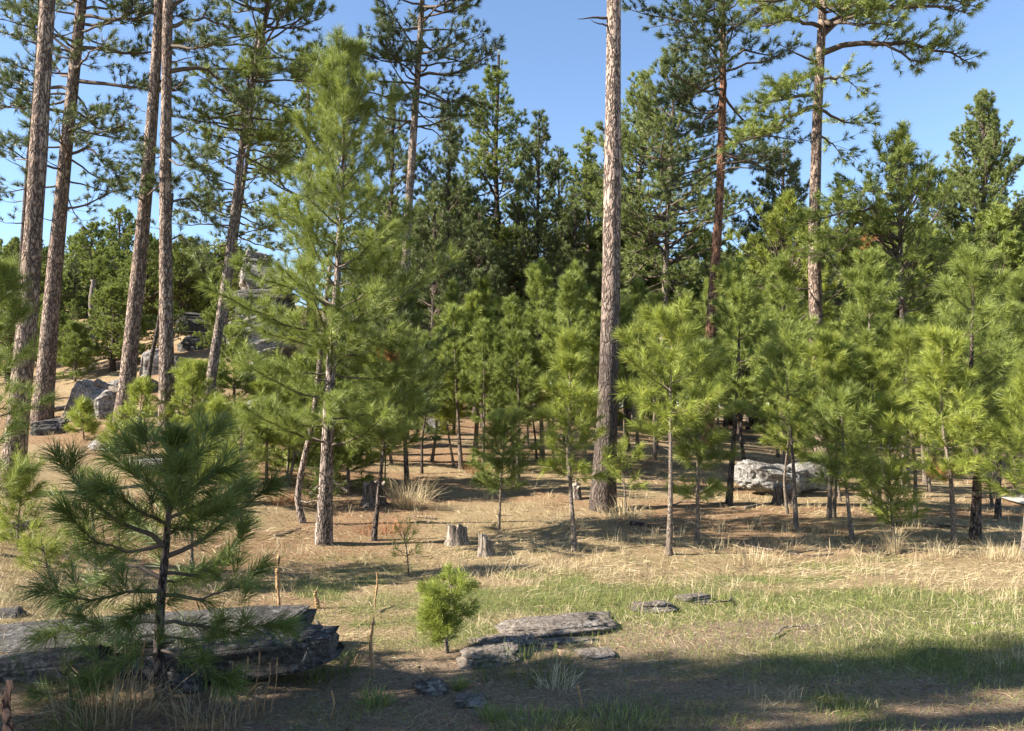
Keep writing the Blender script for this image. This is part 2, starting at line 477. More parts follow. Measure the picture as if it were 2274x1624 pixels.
bs.inputs["Roughness"].default_value = 1.0
bs.inputs["Specular IOR Level"].default_value = 0.05
bp = ns.new("ShaderNodeBump"); bp.inputs["Distance"].default_value = 0.03; bp.inputs["Strength"].default_value = 1.0
lk.new(nB.outputs[0], bp.inputs["Height"]); lk.new(bp.outputs[0], bs.inputs["Normal"])
gme = mesh_of("ground", np.stack([fx, fy, gz], 1), [(quads, 0)], [mg], smooth=True,
              attrs={"green": green_mask(fx, fy), "litter": litter_mask(fx, fy), "bare": bare_mask(fx, fy)})
link("ground", gme, kind="structure", label="sloping forest floor of dry grass and pine needle litter")

# gravel road seen through the trunks at the right edge
mr, nt, ns, lk, bs = new_mat("pale_gravel")
nA = ns.new("ShaderNodeTexNoise"); nA.inputs["Scale"].default_value = 30; nA.inputs["Detail"].default_value = 6
rr = ramp(ns, [(0.3, (0.30, 0.265, 0.22)), (0.7, (0.48, 0.43, 0.37))]); lk.new(nA.outputs[0], rr.inputs[0]); lk.new(rr.outputs[0], bs.inputs["Base Color"])
bs.inputs["Roughness"].default_value = 1.0
rv, ncr = [], 7
rp = np.array([(9.3, 14.2), (10.6, 15.2), (12.5, 16.3), (16, 17.6), (22, 19), (34, 20), (60, 21)])
tt = np.linspace(0, len(rp) - 1, 70)
rc = np.stack([np.interp(tt, np.arange(len(rp)), rp[:, k]) for k in (0, 1)], 1)
tn = np.gradient(rc, axis=0); tn /= np.linalg.norm(tn, axis=1, keepdims=True)
for i in range(70):
    hw = 1.15 * min(1.0, 0.1 + i / 9)
    for j in range(ncr):
        s = (j / (ncr - 1) - 0.5) * 2 * hw
        rv.append((rc[i, 0] - tn[i, 1] * s, rc[i, 1] + tn[i, 0] * s))
rv = np.array(rv)
zz = H(rv[:, 0], rv[:, 1]) + 0.05
ri = np.arange(len(rv)).reshape(70, ncr)
rq = np.stack([ri[:-1, :-1], ri[1:, :-1], ri[1:, 1:], ri[:-1, 1:]], -1).reshape(-1, 4)
link("road", mesh_of("road", np.column_stack([rv, zz]), [(rq, 0)], [mr], smooth=True), kind="structure", label="pale gravel road beyond the trees at the right edge")


# ------------------------------------------------------------------ pines
def needles(rng, O, D, L, nl, w, N, spread=(0.35, 1.15), droop=0.12, seg2=False):
    M = len(O)
    ref = np.where(np.abs(D[:, 2:3]) > 0.8, np.array([[1.0, 0, 0]]), np.array([[0, 0, 1.0]]))
    U = np.cross(D, ref); U /= np.linalg.norm(U, axis=1, keepdims=True) + 1e-9
    V = np.cross(D, U)
    t = rng.random((M, N)) ** 0.85
    ph = rng.random((M, N)) * 2 * np.pi
    al = spread[0] + (spread[1] - spread[0]) * rng.random((M, N)) * (1 - 0.45 * t)
    nd = np.cos(al)[..., None] * D[:, None] + np.sin(al)[..., None] * (np.cos(ph)[..., None] * U[:, None] + np.sin(ph)[..., None] * V[:, None])
    base = O[:, None] + D[:, None] * (L[:, None] * t)[..., None]
    ln = nl * (0.7 + 0.4 * rng.random((M, N)))
    tip = base + nd * ln[..., None]
    dr = droop * ln * (0.6 + 0.8 * rng.random((M, N)))
    tip[..., 2] -= dr
    rv = rng.normal(size=(M, N, 3))
    wv = np.cross(nd, rv); wv /= np.linalg.norm(wv, axis=2, keepdims=True) + 1e-9
    wv *= w * 0.5
    vs = np.repeat(rng.random(M)[:, None] * 0.75, N, 1) + rng.random((M, N)) * 0.3
    if seg2:
        mid = base + nd * (ln * 0.55)[..., None]
        mid[..., 2] -= dr * 0.2
        verts = np.stack([base - wv * .8, base + wv * .8, mid + wv, mid - wv, tip], 2).reshape(-1, 3)
        b = np.arange(M * N) * 5
        return verts, [np.stack([b, b + 1, b + 2, b + 3], 1), np.stack([b + 3, b + 2, b + 4], 1)], np.repeat(vs.ravel(), 5)
    verts = np.stack([base - wv, base + wv, tip], 2).reshape(-1, 3)
    return verts, [np.arange(M * N * 3).reshape(-1, 3)], np.repeat(vs.ravel(), 3)


class Crown:
    def __init__(s, seed):
        s.rng = np.random.default_rng(seed)
        s.bp, s.br, s.tp, s.tr, s.O, s.D, s.L = [], [], [], [], [], [], []
        s.dead = []

    def branch(s, p0, az, e0, e1, L, r0, bare=0.3, sp=0.16, tl=(0.15, 0.5), ss=0.22, sl=0.2, wig=0.25, lift=0.35, leaf=True, prune=0.0, path=None, brush=0.0):
        g, K = s.rng, 8
        if path is None:
            t = np.linspace(0, 1, K)
            az_ = az + np.cumsum(g.normal(0, wig / 3, K))
            el = e0 + (e1 - e0) * t ** 1.4 + g.normal(0, wig / 3, K)
            st = np.stack([np.cos(el) * np.cos(az_), np.cos(el) * np.sin(az_), np.sin(el)], 1) * (L / (K - 1))
            P = p0 + np.concatenate([[np.zeros(3)], np.cumsum(st[:-1], 0)])
        else:
            path = np.asarray(path, float)
            cum = np.concatenate([[0], np.cumsum(np.linalg.norm(np.diff(path, axis=0), axis=1))])
            L = cum[-1]
            u = np.linspace(0, L, K)
            P = np.stack([np.interp(u, cum, path[:, k]) for k in range(3)], 1)
            P[1:] += g.normal(0, 0.02 * L, (K - 1, 3)) * 0.6
        R = r0 * (1 - 0.82 * np.linspace(0, 1, K))
        s.bp.append(P); s.br.append(R)
        if not leaf:
            return
        if brush:
            nb_ = max(2, int(L * (1 - bare) / brush))
            uu = (bare + (1 - bare) * np.arange(nb_) / nb_) * (K - 1)
            i0 = np.minimum(uu.astype(int), K - 2)
            tg0 = P[i0 + 1] - P[i0]; tg0 /= np.linalg.norm(tg0, axis=1, keepdims=True)
            s.shoot(P[i0] + (P[i0 + 1] - P[i0]) * (uu - i0)[:, None], tg0, np.full(nb_, brush * 1.1))
        n = max(2, int(L * (1 - bare) / sp))
        t = np.clip(bare + (1 - bare) * (np.arange(n) + g.random(n) * 0.8) / n, 0, 0.99)
        f = t * (K - 1); i = np.minimum(f.astype(int), K - 2); fr = (f - i)[:, None]
        pos = P[i] * (1 - fr) + P[i + 1] * fr
        tg = P[i + 1] - P[i]; tg /= np.linalg.norm(tg, axis=1, keepdims=True)
        a0 = np.arctan2(tg[:, 1], tg[:, 0]); el0 = np.arcsin(np.clip(tg[:, 2], -1, 1))
        side = np.where(np.arange(n) % 2 == 0, 1, -1)
        ta = a0 + side * g.uniform(0.45, 1.2, n)
        te = el0 * 0.7 + lift * g.uniform(-0.4, 1.6, n)
        ln = (tl[0] + (tl[1] - tl[0]) * (1 - t)) * g.uniform(0.6, 1.25, n)
        ln = np.minimum(ln, 0.6 * L + 0.08)
        if prune:
            keep = g.random(n) > prune
            pos, ta, te, ln, t = pos[keep], ta[keep], te[keep], ln[keep], t[keep]
        k = 4
        tt = np.linspace(0, 1, k)[None, :]
        az_ = ta[:, None] + g.normal(0, 0.12, (len(ta), k)).cumsum(1)
        el = te[:, None] + 0.45 * lift * 2 * tt + g.normal(0, 0.08, (len(ta), k))
        st = np.stack([np.cos(el) * np.cos(az_), np.cos(el) * np.sin(az_), np.sin(el)], -1) * (ln / (k - 1))[:, None, None]
        TP = pos[:, None] + np.concatenate([np.zeros((len(ta), 1, 3)), np.cumsum(st[:, :-1], 1)], 1)
        s.tp.append(TP)
        s.tr.append(np.maximum(0.0025, r0 * 0.22) * (1 - 0.6 * tt) * np.ones((len(ta), 1)))
        dt = st[:, -1] / (np.linalg.norm(st[:, -1], axis=1, keepdims=True) + 1e-9)
        s.shoot(TP[:, -1], dt, sl * g.uniform(0.7, 1.2, len(ta)))
        m = np.maximum(0, (ln / ss).astype(int))
        rep = np.repeat(np.arange(len(ta)), m)
        if len(rep):
            u = g.uniform(0.2, 0.95, len(rep)) * (k - 1); i = np.minimum(u.astype(int), k - 2); fr = (u - i)[:, None]
            po = TP[rep, i] * (1 - fr) + TP[rep, i + 1] * fr
            dd = dt[rep] + g.normal(0, 0.55, (len(rep), 3)); dd[:, 2] += lift * 0.5
            dd /= np.linalg.norm(dd, axis=1, keepdims=True)
            s.shoot(po, dd, sl * g.uniform(0.5, 1.0, len(rep)))
        e = P[-1] - P[-2]; e /= np.linalg.norm(e)
        q = 3
        dd = e + g.normal(0, 0.35, (q, 3)); dd[0] = e; dd /= np.linalg.norm(dd, axis=1, keepdims=True)
        s.shoot(np.repeat(P[-1][None], q, 0), dd, np.full(q, sl * 1.1))

    def shoot(s, O, D, L):
        s.O.append(O); s.D.append(D); s.L.append(L)

    def build(s, name, mat, twig, nl, w, N, **kw):
        vs, fs, at, off = [], [], [], 0
        if s.O:
            V, F, a = needles(s.rng, np.concatenate(s.O), np.concatenate(s.D), np.concatenate(s.L), nl, w, N, **kw)
            vs.append(V); fs += [(f, 0) for f in F]; at.append(a); off = len(V)
        for P, R, S in ((s.bp, s.br, 6), (s.tp, s.tr, 3)):
            if not P:
                continue
            P = np.concatenate([p if p.ndim == 3 else p[None] for p in P]); R = np.concatenate([r if r.ndim == 2 else r[None] for r in R])
            V, q = tubes(P, R, S)
            vs.append(V); fs.append((q + off, 1)); at.append(s.rng.random(len(V)) * 0.6 + 0.2); off += len(V)
        return mesh_of(name, np.concatenate(vs), fs, [mat, twig], smooth=[1], attr=np.concatenate(at))


def trunk_mesh(name, P, r0, rt, mat, S=14, K=40, flare=0.35, lump=0.05, seed=0, stubs=(), top=True):
    """P: rough centre line (n,3) from the base up"""
    P = np.asarray(P, float)
    cum = np.concatenate([[0], np.cumsum(np.linalg.norm(np.diff(P, axis=0), axis=1))])
    L = cum[-1]
    u = np.linspace(0, 1, K) ** 1.15 * L
    # smooth interpolation
    C = np.stack([np.interp(u, cum, P[:, k]) for k in range(3)], 1)
    for _ in range(4):
        C[1:-1] = (C[:-2] + 2 * C[1:-1] + C[2:]) / 4
    t = u / L
    R = r0 + (rt - r0) * t ** 0.85
    R = R + r0 * flare * np.exp(-u / (2.6 * r0 + 0.05))
    C[0, 2] -= 0.12
    V, q = tubes(C[None], R[None], S)
    g = V - np.repeat(C, S, 0)
    nz = noise3(V * np.array([1, 1, .5]) + seed * 3.1, 0.9 / max(r0, .02) * .35, seed, 3)
    V = np.repeat(C, S, 0) + g * (1 + 2 * lump * nz)[:, None]
    vs, fs, off = [V], [(q, 0)], len(V)
    if stubs:
        rng = np.random.default_rng(seed + 5)
        for z, az, ln, el in stubs:
            i = int(np.argmin(np.abs(C[:, 2] - C[0, 2] - z)))
            k = np.linspace(0, 1, 5)[:, None]
            dr = np.array([math.cos(az) * math.cos(el), math.sin(az) * math.cos(el), math.sin(el)])
            pp = C[i] + dr * (R[i] * 0.7 + k * ln) + rng.normal(0, 0.06 * ln, (5, 3)) * k + np.array([0, 0, 0.12 * ln]) * k ** 2
            v, qq = tubes(pp[None], (max(0.008, ln * 0.035) * (1 - 0.7 * k[:, 0]))[None], 5)
            vs.append(v); fs.append((qq + off, 0)); off += len(v)
    return mesh_of(name, np.concatenate(vs), fs, [mat], smooth=True), C, R


def line_at(C, z):
    return np.array([np.interp(z, C[:, 2], C[:, 0]), np.interp(z, C[:, 2], C[:, 1]), z])


TREES = {}


def young(key, label, px, d, half, ylow, r0, mat=M_MID, bark=None, seed=1, nl=0.15, dens=1.0, group=None, name="young_pine",
          cat="young pine", elev=0.5, base_z=None, N=None, seg2=False, dead_low=3, w=None, top_w=1.0, twig=None, cone=0.52, sl=None, spacing=0.33, asym=0.0):
    """px: trunk points in the photograph from base to tip; half: crown half width there; ylow: lowest foliage"""
    rng = np.random.default_rng(seed)
    P = np.array([W(x, y, d) for x, y in px])
    if base_z is None:
        base = np.array([P[0, 0], P[0, 1], hz(P[0, 0], P[0, 1])])
    else:
        base = np.array([P[0, 0], P[0, 1], base_z])
    P[0] = base
    P = P - base
    P[1:-1, 1] += rng.normal(0, 0.02 * P[-1, 2], len(P) - 2)
    Ht = P[-1, 2]
    pxm = FPX / d
    Rm = half * K0 / pxm
    zl = max(0.05, W(px[0][0], ylow, d)[2] - base[2])
    if Ht > 1.5 and key != "Y1":
        zl += 0.09 * Ht
    root = link(name, None, loc=base, label=label, cat=cat, group=group)
    bark = bark or M_BARKY
    tm, C, R = trunk_mesh("trunk", P, r0, 0.006, bark, S=10, K=26, flare=0.3, lump=0.07, seed=seed)
    link("trunk", tm, root)
    c = Crown(seed * 7 + 3)
    z = zl
    sl = sl or 0.13
    sp0 = max(0.075, spacing * Ht / 2.6) if Ht < 2.6 else spacing
    while z < Ht - 0.08:
        t = (Ht - z) / max(0.1, Ht - zl)          # 0 top .. 1 bottom
        prof = min(1.0, (t * 1.35) ** cone) * (1 - 0.30 * max(0, (t - 0.7) / 0.3))
        nb = rng.integers(4, 7) if Ht > 1.3 else rng.integers(3, 5)
        wv_ = rng.uniform(0.72, 1.12)
        a0 = rng.random() * 6.28
        for k in range(nb):
            az = a0 + k * 6.283 / nb + rng.normal(0, 0.2)
            L = max(0.08, Rm * prof * wv_ * rng.uniform(0.7, 1.2) * (1 + asym * math.cos(az)))
            e0 = 1.0 - (1.05 - elev * 0.5) * min(1, t * 1.15) + rng.normal(0, 0.16)
            e1 = e0 + 0.35
            p0 = line_at(C, z + rng.normal(0, 0.03))
            c.branch(p0, az, e0, e1, min(L * 1.08, ((Ht - z) * 0.9 + 0.12) / max(0.25, math.sin(max(e0, .1)))), max(0.006, 0.012 * L + 0.002), bare=0.16 if L < 0.7 else 0.24, sp=0.135 / dens, tl=(0.10, 0.36 * L + 0.1), ss=0.13, sl=sl, lift=0.45, brush=.13)
        z += sp0 * rng.uniform(0.7, 1.15) * (0.55 + 0.45 * min(1, t * 2))
    # leader
    for k in range(3):
        c.shoot(np.array([line_at(C, Ht - 0.06 - 0.12 * k)]), np.array([[0, 0.05, 1.0]]), np.array([sl * 1.2]))
    for k in range(dead_low):
        zz = rng.uniform(0.35, 0.95) * zl
        c.branch(line_at(C, zz), rng.random() * 6.28, rng.uniform(-.3, .3), rng.uniform(-.3, .3), Rm * rng.uniform(.25, .55), 0.006, leaf=False)
    w_ = w or max(0.0024, 0.44 / pxm)
    N_ = N or int(np.clip(19 * pxm ** 0.28 * min(1, max(.42, Ht / 2.4)), 12, 80))
    cm = c.build("crown", mat, twig or M_TWIG, nl, w_, N_, seg2=seg2)
    link("crown", cm, root)
    TREES[key] = (root, tm, cm, Ht)
    return root


def mature(key, label, px, d, r0, Htot=None, zc=(0.5, 1.0), Rm=2.6, nb=36, mat=M_OLD, bark=None, seed=1, limbs=(), stubs=6, group=None,
           name="pine_tree", cat="pine tree", N=None, nl=0.17, prof="round", dens=1.0, bare=0.35, base=None, w=None, leafy=True, sides=18, low=-0.25, stub_list=None, sector=None):
    rng = np.random.default_rng(seed)
    P = np.array([W(x, y, d) for x, y in px])
    b = base if base is not None else np.array([P[0, 0], P[0, 1], hz(P[0, 0], P[0, 1])])
    P[0] = b
    P = P - b
    if Htot:
        dr = (P[-1] - P[-2]) / np.linalg.norm(P[-1] - P[-2])
        dr = dr * 0.6 + np.array([0, 0, 0.4]); dr /= dr[2]
        if Htot > P[-1, 2] + 0.5:
            P = np.vstack([P, P[-1] + dr * (Htot - P[-1, 2])])
    Ht = P[-1, 2]
    pxm = FPX / d
    root = link(name, None, loc=b, label=label, cat=cat, group=group)
    bark = bark or M_BARK
    st = [(rng.uniform(0.12, 0.6) * Ht, rng.uniform(0, 6.28), rng.uniform(0.15, 0.6), rng.uniform(-0.3, 0.4)) for _ in range(stubs)]
    if stub_list:
        st += stub_list
    tm, C, R = trunk_mesh("trunk", P, r0, max(0.03, r0 * 0.25), bark, S=sides, K=60, flare=0.28, lump=0.085, seed=seed, stubs=st)
    link("trunk", tm, root)
    c = Crown(seed * 11 + 5)
    if leafy:
        for k in range(nb):
            f = (k + rng.random()) / nb
            z = Ht * (zc[0] + (zc[1] - zc[0]) * f) * 0.985
            if prof == "round":
                pr = (0.55 + 0.45 * math.sin(math.pi * min(1, f * 1.15 + 0.12))) * (1 if f < 0.7 else 1 - (f - 0.7) / 0.3 * 0.75)
            else:
                pr = (0.75 + 0.25 * min(1, f * 5)) * (1.0 - 0.90 * f ** 1.35)
            L = max(0.35, Rm * pr * rng.uniform(0.55, 1.2))
            az = rng.random() * 6.283 if sector is None or rng.random() > 0.75 else rng.uniform(*sector)
            e0 = low + 0.95 * f + rng.normal(0, 0.18)
            c.branch(line_at(C, z), az, e0, e0 + rng.uniform(0.1, 0.6), L, 0.012 + 0.011 * L, bare=bare, sp=0.11 / dens, tl=(0.18, 0.40 * L + 0.12), ss=0.15 / dens, sl=0.13, lift=0.45, wig=0.4, prune=0.12)
        c.shoot(np.array([line_at(C, Ht - .05)]), np.array([[0, 0, 1.0]]), np.array([0.2]))
    for lm in limbs:
        path = [W(x, y, d + dy) - b for x, y, dy in lm["p"]]
        q0 = line_at(C, path[0][2])
        if np.hypot(*(path[0] - q0)[:2]) < 0.45:
            path[0] = q0
        c.branch(None, 0, 0, 0, 0, lm.get("r", 0.05), path=path, bare=lm.get("bare", 0.35), sp=lm.get("sp", 0.07), tl=lm.get("tl", (0.25, 0.8)),
                 ss=0.15, sl=0.13, lift=lm.get("lift", 0.4), leaf=lm.get("leaf", True))
    w_ = w or max(0.004, (0.55 if pxm > 30 else 0.42) / pxm)
    N_ = N or int(np.clip((13 if pxm > 30 else 17) * pxm ** 0.25, 16, 50))
    cm = None
    if c.bp:
        cm = c.build("crown", mat, M_TWIG, nl, w_, N_)
        link("crown", cm, root)
    TREES[key] = (root, tm, cm, Ht)
    return root


def copy_tree(key, x, y, H_, label, group, rz=None, name=None, sx=1.0, z=None):
    src, tm, cm, Ht = TREES[key]
    rng = random.Random(int(abs(x * 977 + y * 331)))
    r = src.copy(); COL.objects.link(r)
    r.name = name or src.name.split('.')[0]
    r.location = (x, y, hz(x, y) - 0.05 if z is None else z)
    s = H_ / Ht
    r.scale = (s * sx, s * sx, s)
    r.rotation_euler = (0, 0, rng.random() * 6.283 if rz is None else rz)
    r["label"] = label; r["group"] = group
    for ch in list(src.children):
        cc = ch.copy(); COL.objects.link(cc); cc.parent = r
    return r
#PART2
# ------------------------------------------------------------------ the tall pines
mature("T1", "thick tall pine with pinkish bark at far left, bare trunk rising from the slope edge", [(25, 1112), (45, 870), (62, 700), (85, 350), (106, 0)], 12.8, 0.17, 20, (0.6, 1), 2.6, 26, seed=1, stubs=8)
mature("T1b", "thin dark leaning pine just left of the thickest far left trunk", [(38, 1000), (45, 650), (62, 380), (78, 190)], 22, 0.12, 13, (0.35, 1), 0.9, 12, bark=M_BARKD, seed=2, stubs=8)
mature("T2", "tall dark pine second from left with drooping blue green limbs", [(93, 938), (112, 700), (140, 400), (165, 150), (182, 0)], 19, 0.21, 19, (0.30, 1), 2.3, 85, seed=3, bark=M_BARK,
       limbs=[{"p": [(180, 35, 0), (270, 42, -.3), (395, 28, -.6)], "r": .05}, {"p": [(172, 105, 0), (290, 118, .3), (405, 108, .3)], "r": .05},
              {"p": [(168, 178, 0), (290, 195, -.3), (400, 205, -.8)], "r": .055}, {"p": [(165, 200, 0), (80, 190, .3), (-20, 170, .6)], "r": .05},
              {"p": [(160, 250, 0), (60, 230, 0), (-30, 235, .2)], "r": .045}, {"p": [(150, 345, 0), (200, 330, 0), (262, 390, -.4)], "r": .04},
              {"p": [(140, 470, 0), (200, 450, 0), (262, 420, .4)], "r": .035}, {"p": [(165, 120, 0), (90, 60, 0), (20, 20, .4)], "r": .045},
              {"p": [(158, 280, 0), (220, 255, .4), (280, 240, .8)], "r": .04}])
mature("T3", "tall pine with reddish lit bark leaning right from beside the tilted boulders", [(272, 948), (292, 760), (315, 530), (335, 300), (352, 60), (356, -60)], 18, 0.185, 20, (0.6, 1), 2.6, 24, seed=4, stubs=7,
       limbs=[{"p": [(318, 440, 0), (350, 415, -.4), (385, 400, -.8)], "r": .03, "bare": .2}, {"p": [(316, 455, 0), (300, 420, -.6), (290, 440, -.9)], "r": .025, "bare": .2},
              {"p": [(322, 365, 0), (340, 330, -.6), (300, 380, -1)], "r": .02, "bare": .2}])
mature("T4", "straight tall bare pine trunk standing between the leaning red one and the twin leaning pair", [(371, 975), (369, 700), (367, 400), (370, 150), (373, 0)], 17, 0.165, 20, (0.52, 1), 2.6, 26, seed=5, stubs=5,
       limbs=[{"p": [(378, 160, 0), (460, 150, .5), (520, 220, .6), (560, 240, .6)], "r": .055}, {"p": [(378, 60, 0), (450, 40, .3), (520, 60, .4)], "r": .05},
              {"p": [(375, 300, 0), (420, 340, .5), (462, 400, .6)], "r": .05}, {"p": [(376, 450, 0), (420, 440, .3), (470, 490, .5)], "r": .035},
              {"p": [(378, 100, 0), (430, 110, -.4), (480, 90, -.8)], "r": .045}, {"p": [(375, 350, 0), (400, 370, -.4), (440, 350, -.6)], "r": .03},
              {"p": [(378, 20, 0), (440, -20, .5), (540, -10, .8)], "r": .06}, {"p": [(376, 540, 0), (400, 520, .2), (430, 560, .4)], "r": .025}],
       stub_list=[(7.6, -0.3, .5, .4), (8.4, 0.2, .55, .2)])
mature("T5", "slender pine leaning right, front one of a leaning twin pair", [(455, 938), (480, 770), (505, 600), (545, 270), (575, 110), (603, -20)], 19.5, 0.13, 15.5, (0.42, 1), 1.9, 120, mat=M_MID, bark=M_BARKG, seed=6, stubs=4,
       limbs=[{"p": [(590, 60, 0), (640, 20, .3), (680, -10, .5)], "r": .035}])
mature("T5b", "thinner grey pine just behind the front trunk of the leaning twin pair", [(488, 800), (502, 680), (530, 480), (552, 330), (560, 240)], 23, 0.10, 10.5, (0.35, 1), 1.7, 80, mat=M_DEEP, bark=M_BARKG, seed=7, stubs=4)
mature("T5c", "thin crooked pine stem leaning behind the straight bare trunk", [(322, 880), (335, 800), (352, 720), (368, 600)], 20, 0.06, 5.5, (0.8, 1), .6, 5, bark=M_BARKD, seed=8, stubs=2)
mature("T6", "tall pine with dark crown and a long limb reaching right, behind the big young pine", [(893, 900), (898, 650), (908, 450), (925, 200), (938, 0)], 22, 0.165, 17.5, (0.50, 1), 2.3, 80, bark=M_BARKG, seed=9, stubs=5,
       limbs=[{"p": [(930, 170, 0), (1020, 160, 0), (1112, 105, -.3)], "r": .05, "bare": .2}, {"p": [(925, 190, 0), (975, 215, .2), (1015, 240, .6)], "r": .04, "bare": .2},
              {"p": [(933, 60, 0), (880, 70, 0), (840, 30, .3)], "r": .035}, {"p": [(936, 10, 0), (990, 30, 0), (1050, 15, .3)], "r": .04},
              {"p": [(918, 280, 0), (965, 290, .3), (1000, 330, .5)], "r": .03, "bare": .5}])
mature("T7", "tallest bare pine trunk right of centre with pale plated bark and darkened foot", [(1338, 1134), (1352, 850), (1358, 600), (1361, 300), (1363, 0)], 12.8, 0.18, 20, (0.62, 1), 2.6, 26, bark=M_BARK_SHADE, seed=10, stubs=0, sides=28,
       limbs=[{"p": [(1345, 42, 0), (1318, 38, -.1), (1285, 41, -.3)], "r": .028, "leaf": False}, {"p": [(1345, 58, 0), (1325, 52, -.1), (1312, 44, -.2)], "r": .02, "leaf": False}])
mature("T8", "tall pine with orange red bark in front of the dark crowns right of centre", [(1570, 960), (1580, 700), (1598, 450), (1606, 200), (1604, 0)], 21, 0.165, 18, (0.42, 1), 2.5, 85, bark=M_BARKR, seed=11, stubs=4,
       limbs=[{"p": [(1606, 335, 0), (1680, 370, .6), (1760, 390, 1.0)], "r": .06}, {"p": [(1603, 165, 0), (1540, 200, 0), (1490, 230, -.3)], "r": .045},
              {"p": [(1608, 145, 0), (1650, 110, 0), (1720, 125, .3)], "r": .05}, {"p": [(1605, 235, 0), (1550, 280, .3), (1510, 300, .4)], "r": .04},
              {"p": [(1604, 60, 0), (1550, 40, 0), (1500, 20, .3)], "r": .04}, {"p": [(1604, 80, 0), (1540, 90, .3), (1500, 110, .5)], "r": .04}])
mature("T9", "tall grey barked pine with long twisted limbs spreading right against open sky", [(1832, 1110), (1812, 750), (1808, 500), (1815, 250), (1828, 0)], 17.2, 0.175, 17, (0.60, 1), 2.4, 64, mat=M_MID, bark=M_BARK, seed=12, stubs=5,
       limbs=[{"p": [(1835, 120, 0), (1880, 95, -.2), (1960, 95, -.4), (2050, 100, -.5), (2150, 135, -.5)], "r": .07, "bare": .3, "tl": (.25, .7)},
              {"p": [(1838, 80, 0), (1885, 40, .2), (1960, 10, .4), (2060, 15, .5), (2150, 25, .6)], "r": .08, "bare": .25, "tl": (.3, .8)},
              {"p": [(1838, 60, 0), (1880, 20, .4), (1960, -20, .6), (2060, -10, .8), (2165, 5, .8)], "r": .06, "bare": .25, "tl": (.3, .7)},
              {"p": [(1960, 95, -.4), (2040, 140, -.6), (2120, 80, -.8)], "r": .03, "bare": .1},
              {"p": [(1835, 45, 0), (1900, 55, -.8), (1990, 50, -1.4)], "r": .05, "bare": .3},
              {"p": [(1820, 140, 0), (1770, 120, -.2), (1718, 90, -.3)], "r": .03, "leaf": False},
              {"p": [(1818, 235, 0), (1760, 255, -.5), (1700, 300, -1.0), (1640, 315, -1.3)], "r": .055, "bare": .25, "tl": (.3, .8)},
              {"p": [(1818, 210, 0), (1750, 215, -.5), (1680, 235, -1.2)], "r": .05, "bare": .2}, {"p": [(1822, 150, 0), (1770, 180, -.6), (1730, 200, -1)], "r": .04, "bare": .2},
              {"p": [(1826, 60, 0), (1760, 40, -.4), (1690, 60, -.9)], "r": .05, "bare": .2}, {"p": [(1824, 20, 0), (1760, -5, -.4), (1680, 5, -.9)], "r": .05, "bare": .2},
              {"p": [(1822, 240, 0), (1870, 270, .3), (1935, 275, .3)], "r": .04, "bare": .4}, {"p": [(1824, 180, 0), (1870, 170, .6), (1910, 200, .8)], "r": .035, "bare": .3},
              {"p": [(1820, 300, 0), (1850, 320, .3), (1872, 350, .3)], "r": .03, "bare": .4},
              {"p": [(1806, 640, 0), (1770, 640, -.2), (1748, 680, -.4), (1745, 740, -.4)], "r": .02, "leaf": False}, {"p": [(1806, 700, 0), (1790, 740, -.2), (1775, 800, -.3)], "r": .018, "leaf": False}])
mature("T10", "grey trunked pine with bare side twigs left of the orange barked pine", [(1462, 940), (1474, 720), (1482, 500), (1492, 300), (1500, 120)], 28, 0.16, None, (0.36, 1), 3.2, 115, bark=M_BARKG, mat=M_DEEP, seed=13, stubs=16)
mature("T10b", "dim slender pine between the tallest bare trunk and the grey trunked pine", [(1412, 930), (1414, 650), (1418, 450), (1430, 165)], 33, 0.17, None, (0.30, 1), 3.2, 110, bark=M_BARKG, mat=M_MID, seed=14, stubs=8)
mature("M1", "full crowned pine with rounded lit top in the centre of the skyline", [(1112, 900), (1108, 600), (1100, 350), (1108, 122)], 34, 0.22, None, (0.32, .97), 3.1, 105, mat=M_MID, bark=M_BARKD, seed=15, dens=1.1)
mature("M2", "narrow dark pine spire left of the full crowned centre pine", [(990, 900), (992, 600), (1000, 235)], 30, 0.15, None, (0.3, 1), 2.6, 90, mat=M_OLD, bark=M_BARKD, seed=16, prof="cone", low=0)
mature("M3", "narrow dark pine spire right of the full crowned centre pine", [(1190, 900), (1192, 600), (1198, 255)], 31, 0.15, None, (0.2, 1), 3.0, 95, mat=M_OLD, bark=M_BARKD, seed=17, prof="cone", low=0)
mature("M4", "bright topped pine directly left of the tallest bare trunk", [(1308, 900), (1308, 600), (1305, 300)], 36, 0.17, None, (0.22, 1), 3.4, 110, mat=M_MID, bark=M_BARKD, seed=18, prof="cone", low=0)
mature("M5", "small pine top between the dark spire and the bright topped pine", [(1243, 900), (1243, 600), (1240, 340)], 38, 0.15, None, (0.2, 1), 3.2, 100, mat=M_DEEP, bark=M_BARKD, seed=19, prof="cone", low=0)
mature("M6", "pine top peeking out behind the left shoulder of the big young pine", [(690, 850), (688, 400), (682, 108)], 33, 0.2, None, (0.3, 1), 3.1, 105, mat=M_MID, bark=M_BARKD, seed=20, prof="cone", low=0)
mature("M7", "dark pine filling the gap just behind the long limbed tall pine", [(865, 880), (868, 500), (875, 190)], 30, 0.16, None, (0.25, 1), 2.8, 100, mat=M_DEEP, bark=M_BARKD, seed=21, prof="cone", low=0)
mature("M8", "broad full pine with pointed top standing alone at the right skyline", [(2185, 950), (2185, 600), (2182, 215)], 38, 0.24, None, (0.22, 1), 5.3, 170, mat=M_DEEP, bark=M_BARKD, seed=22, prof="cone", low=0.1, dens=1.1, bare=.25)
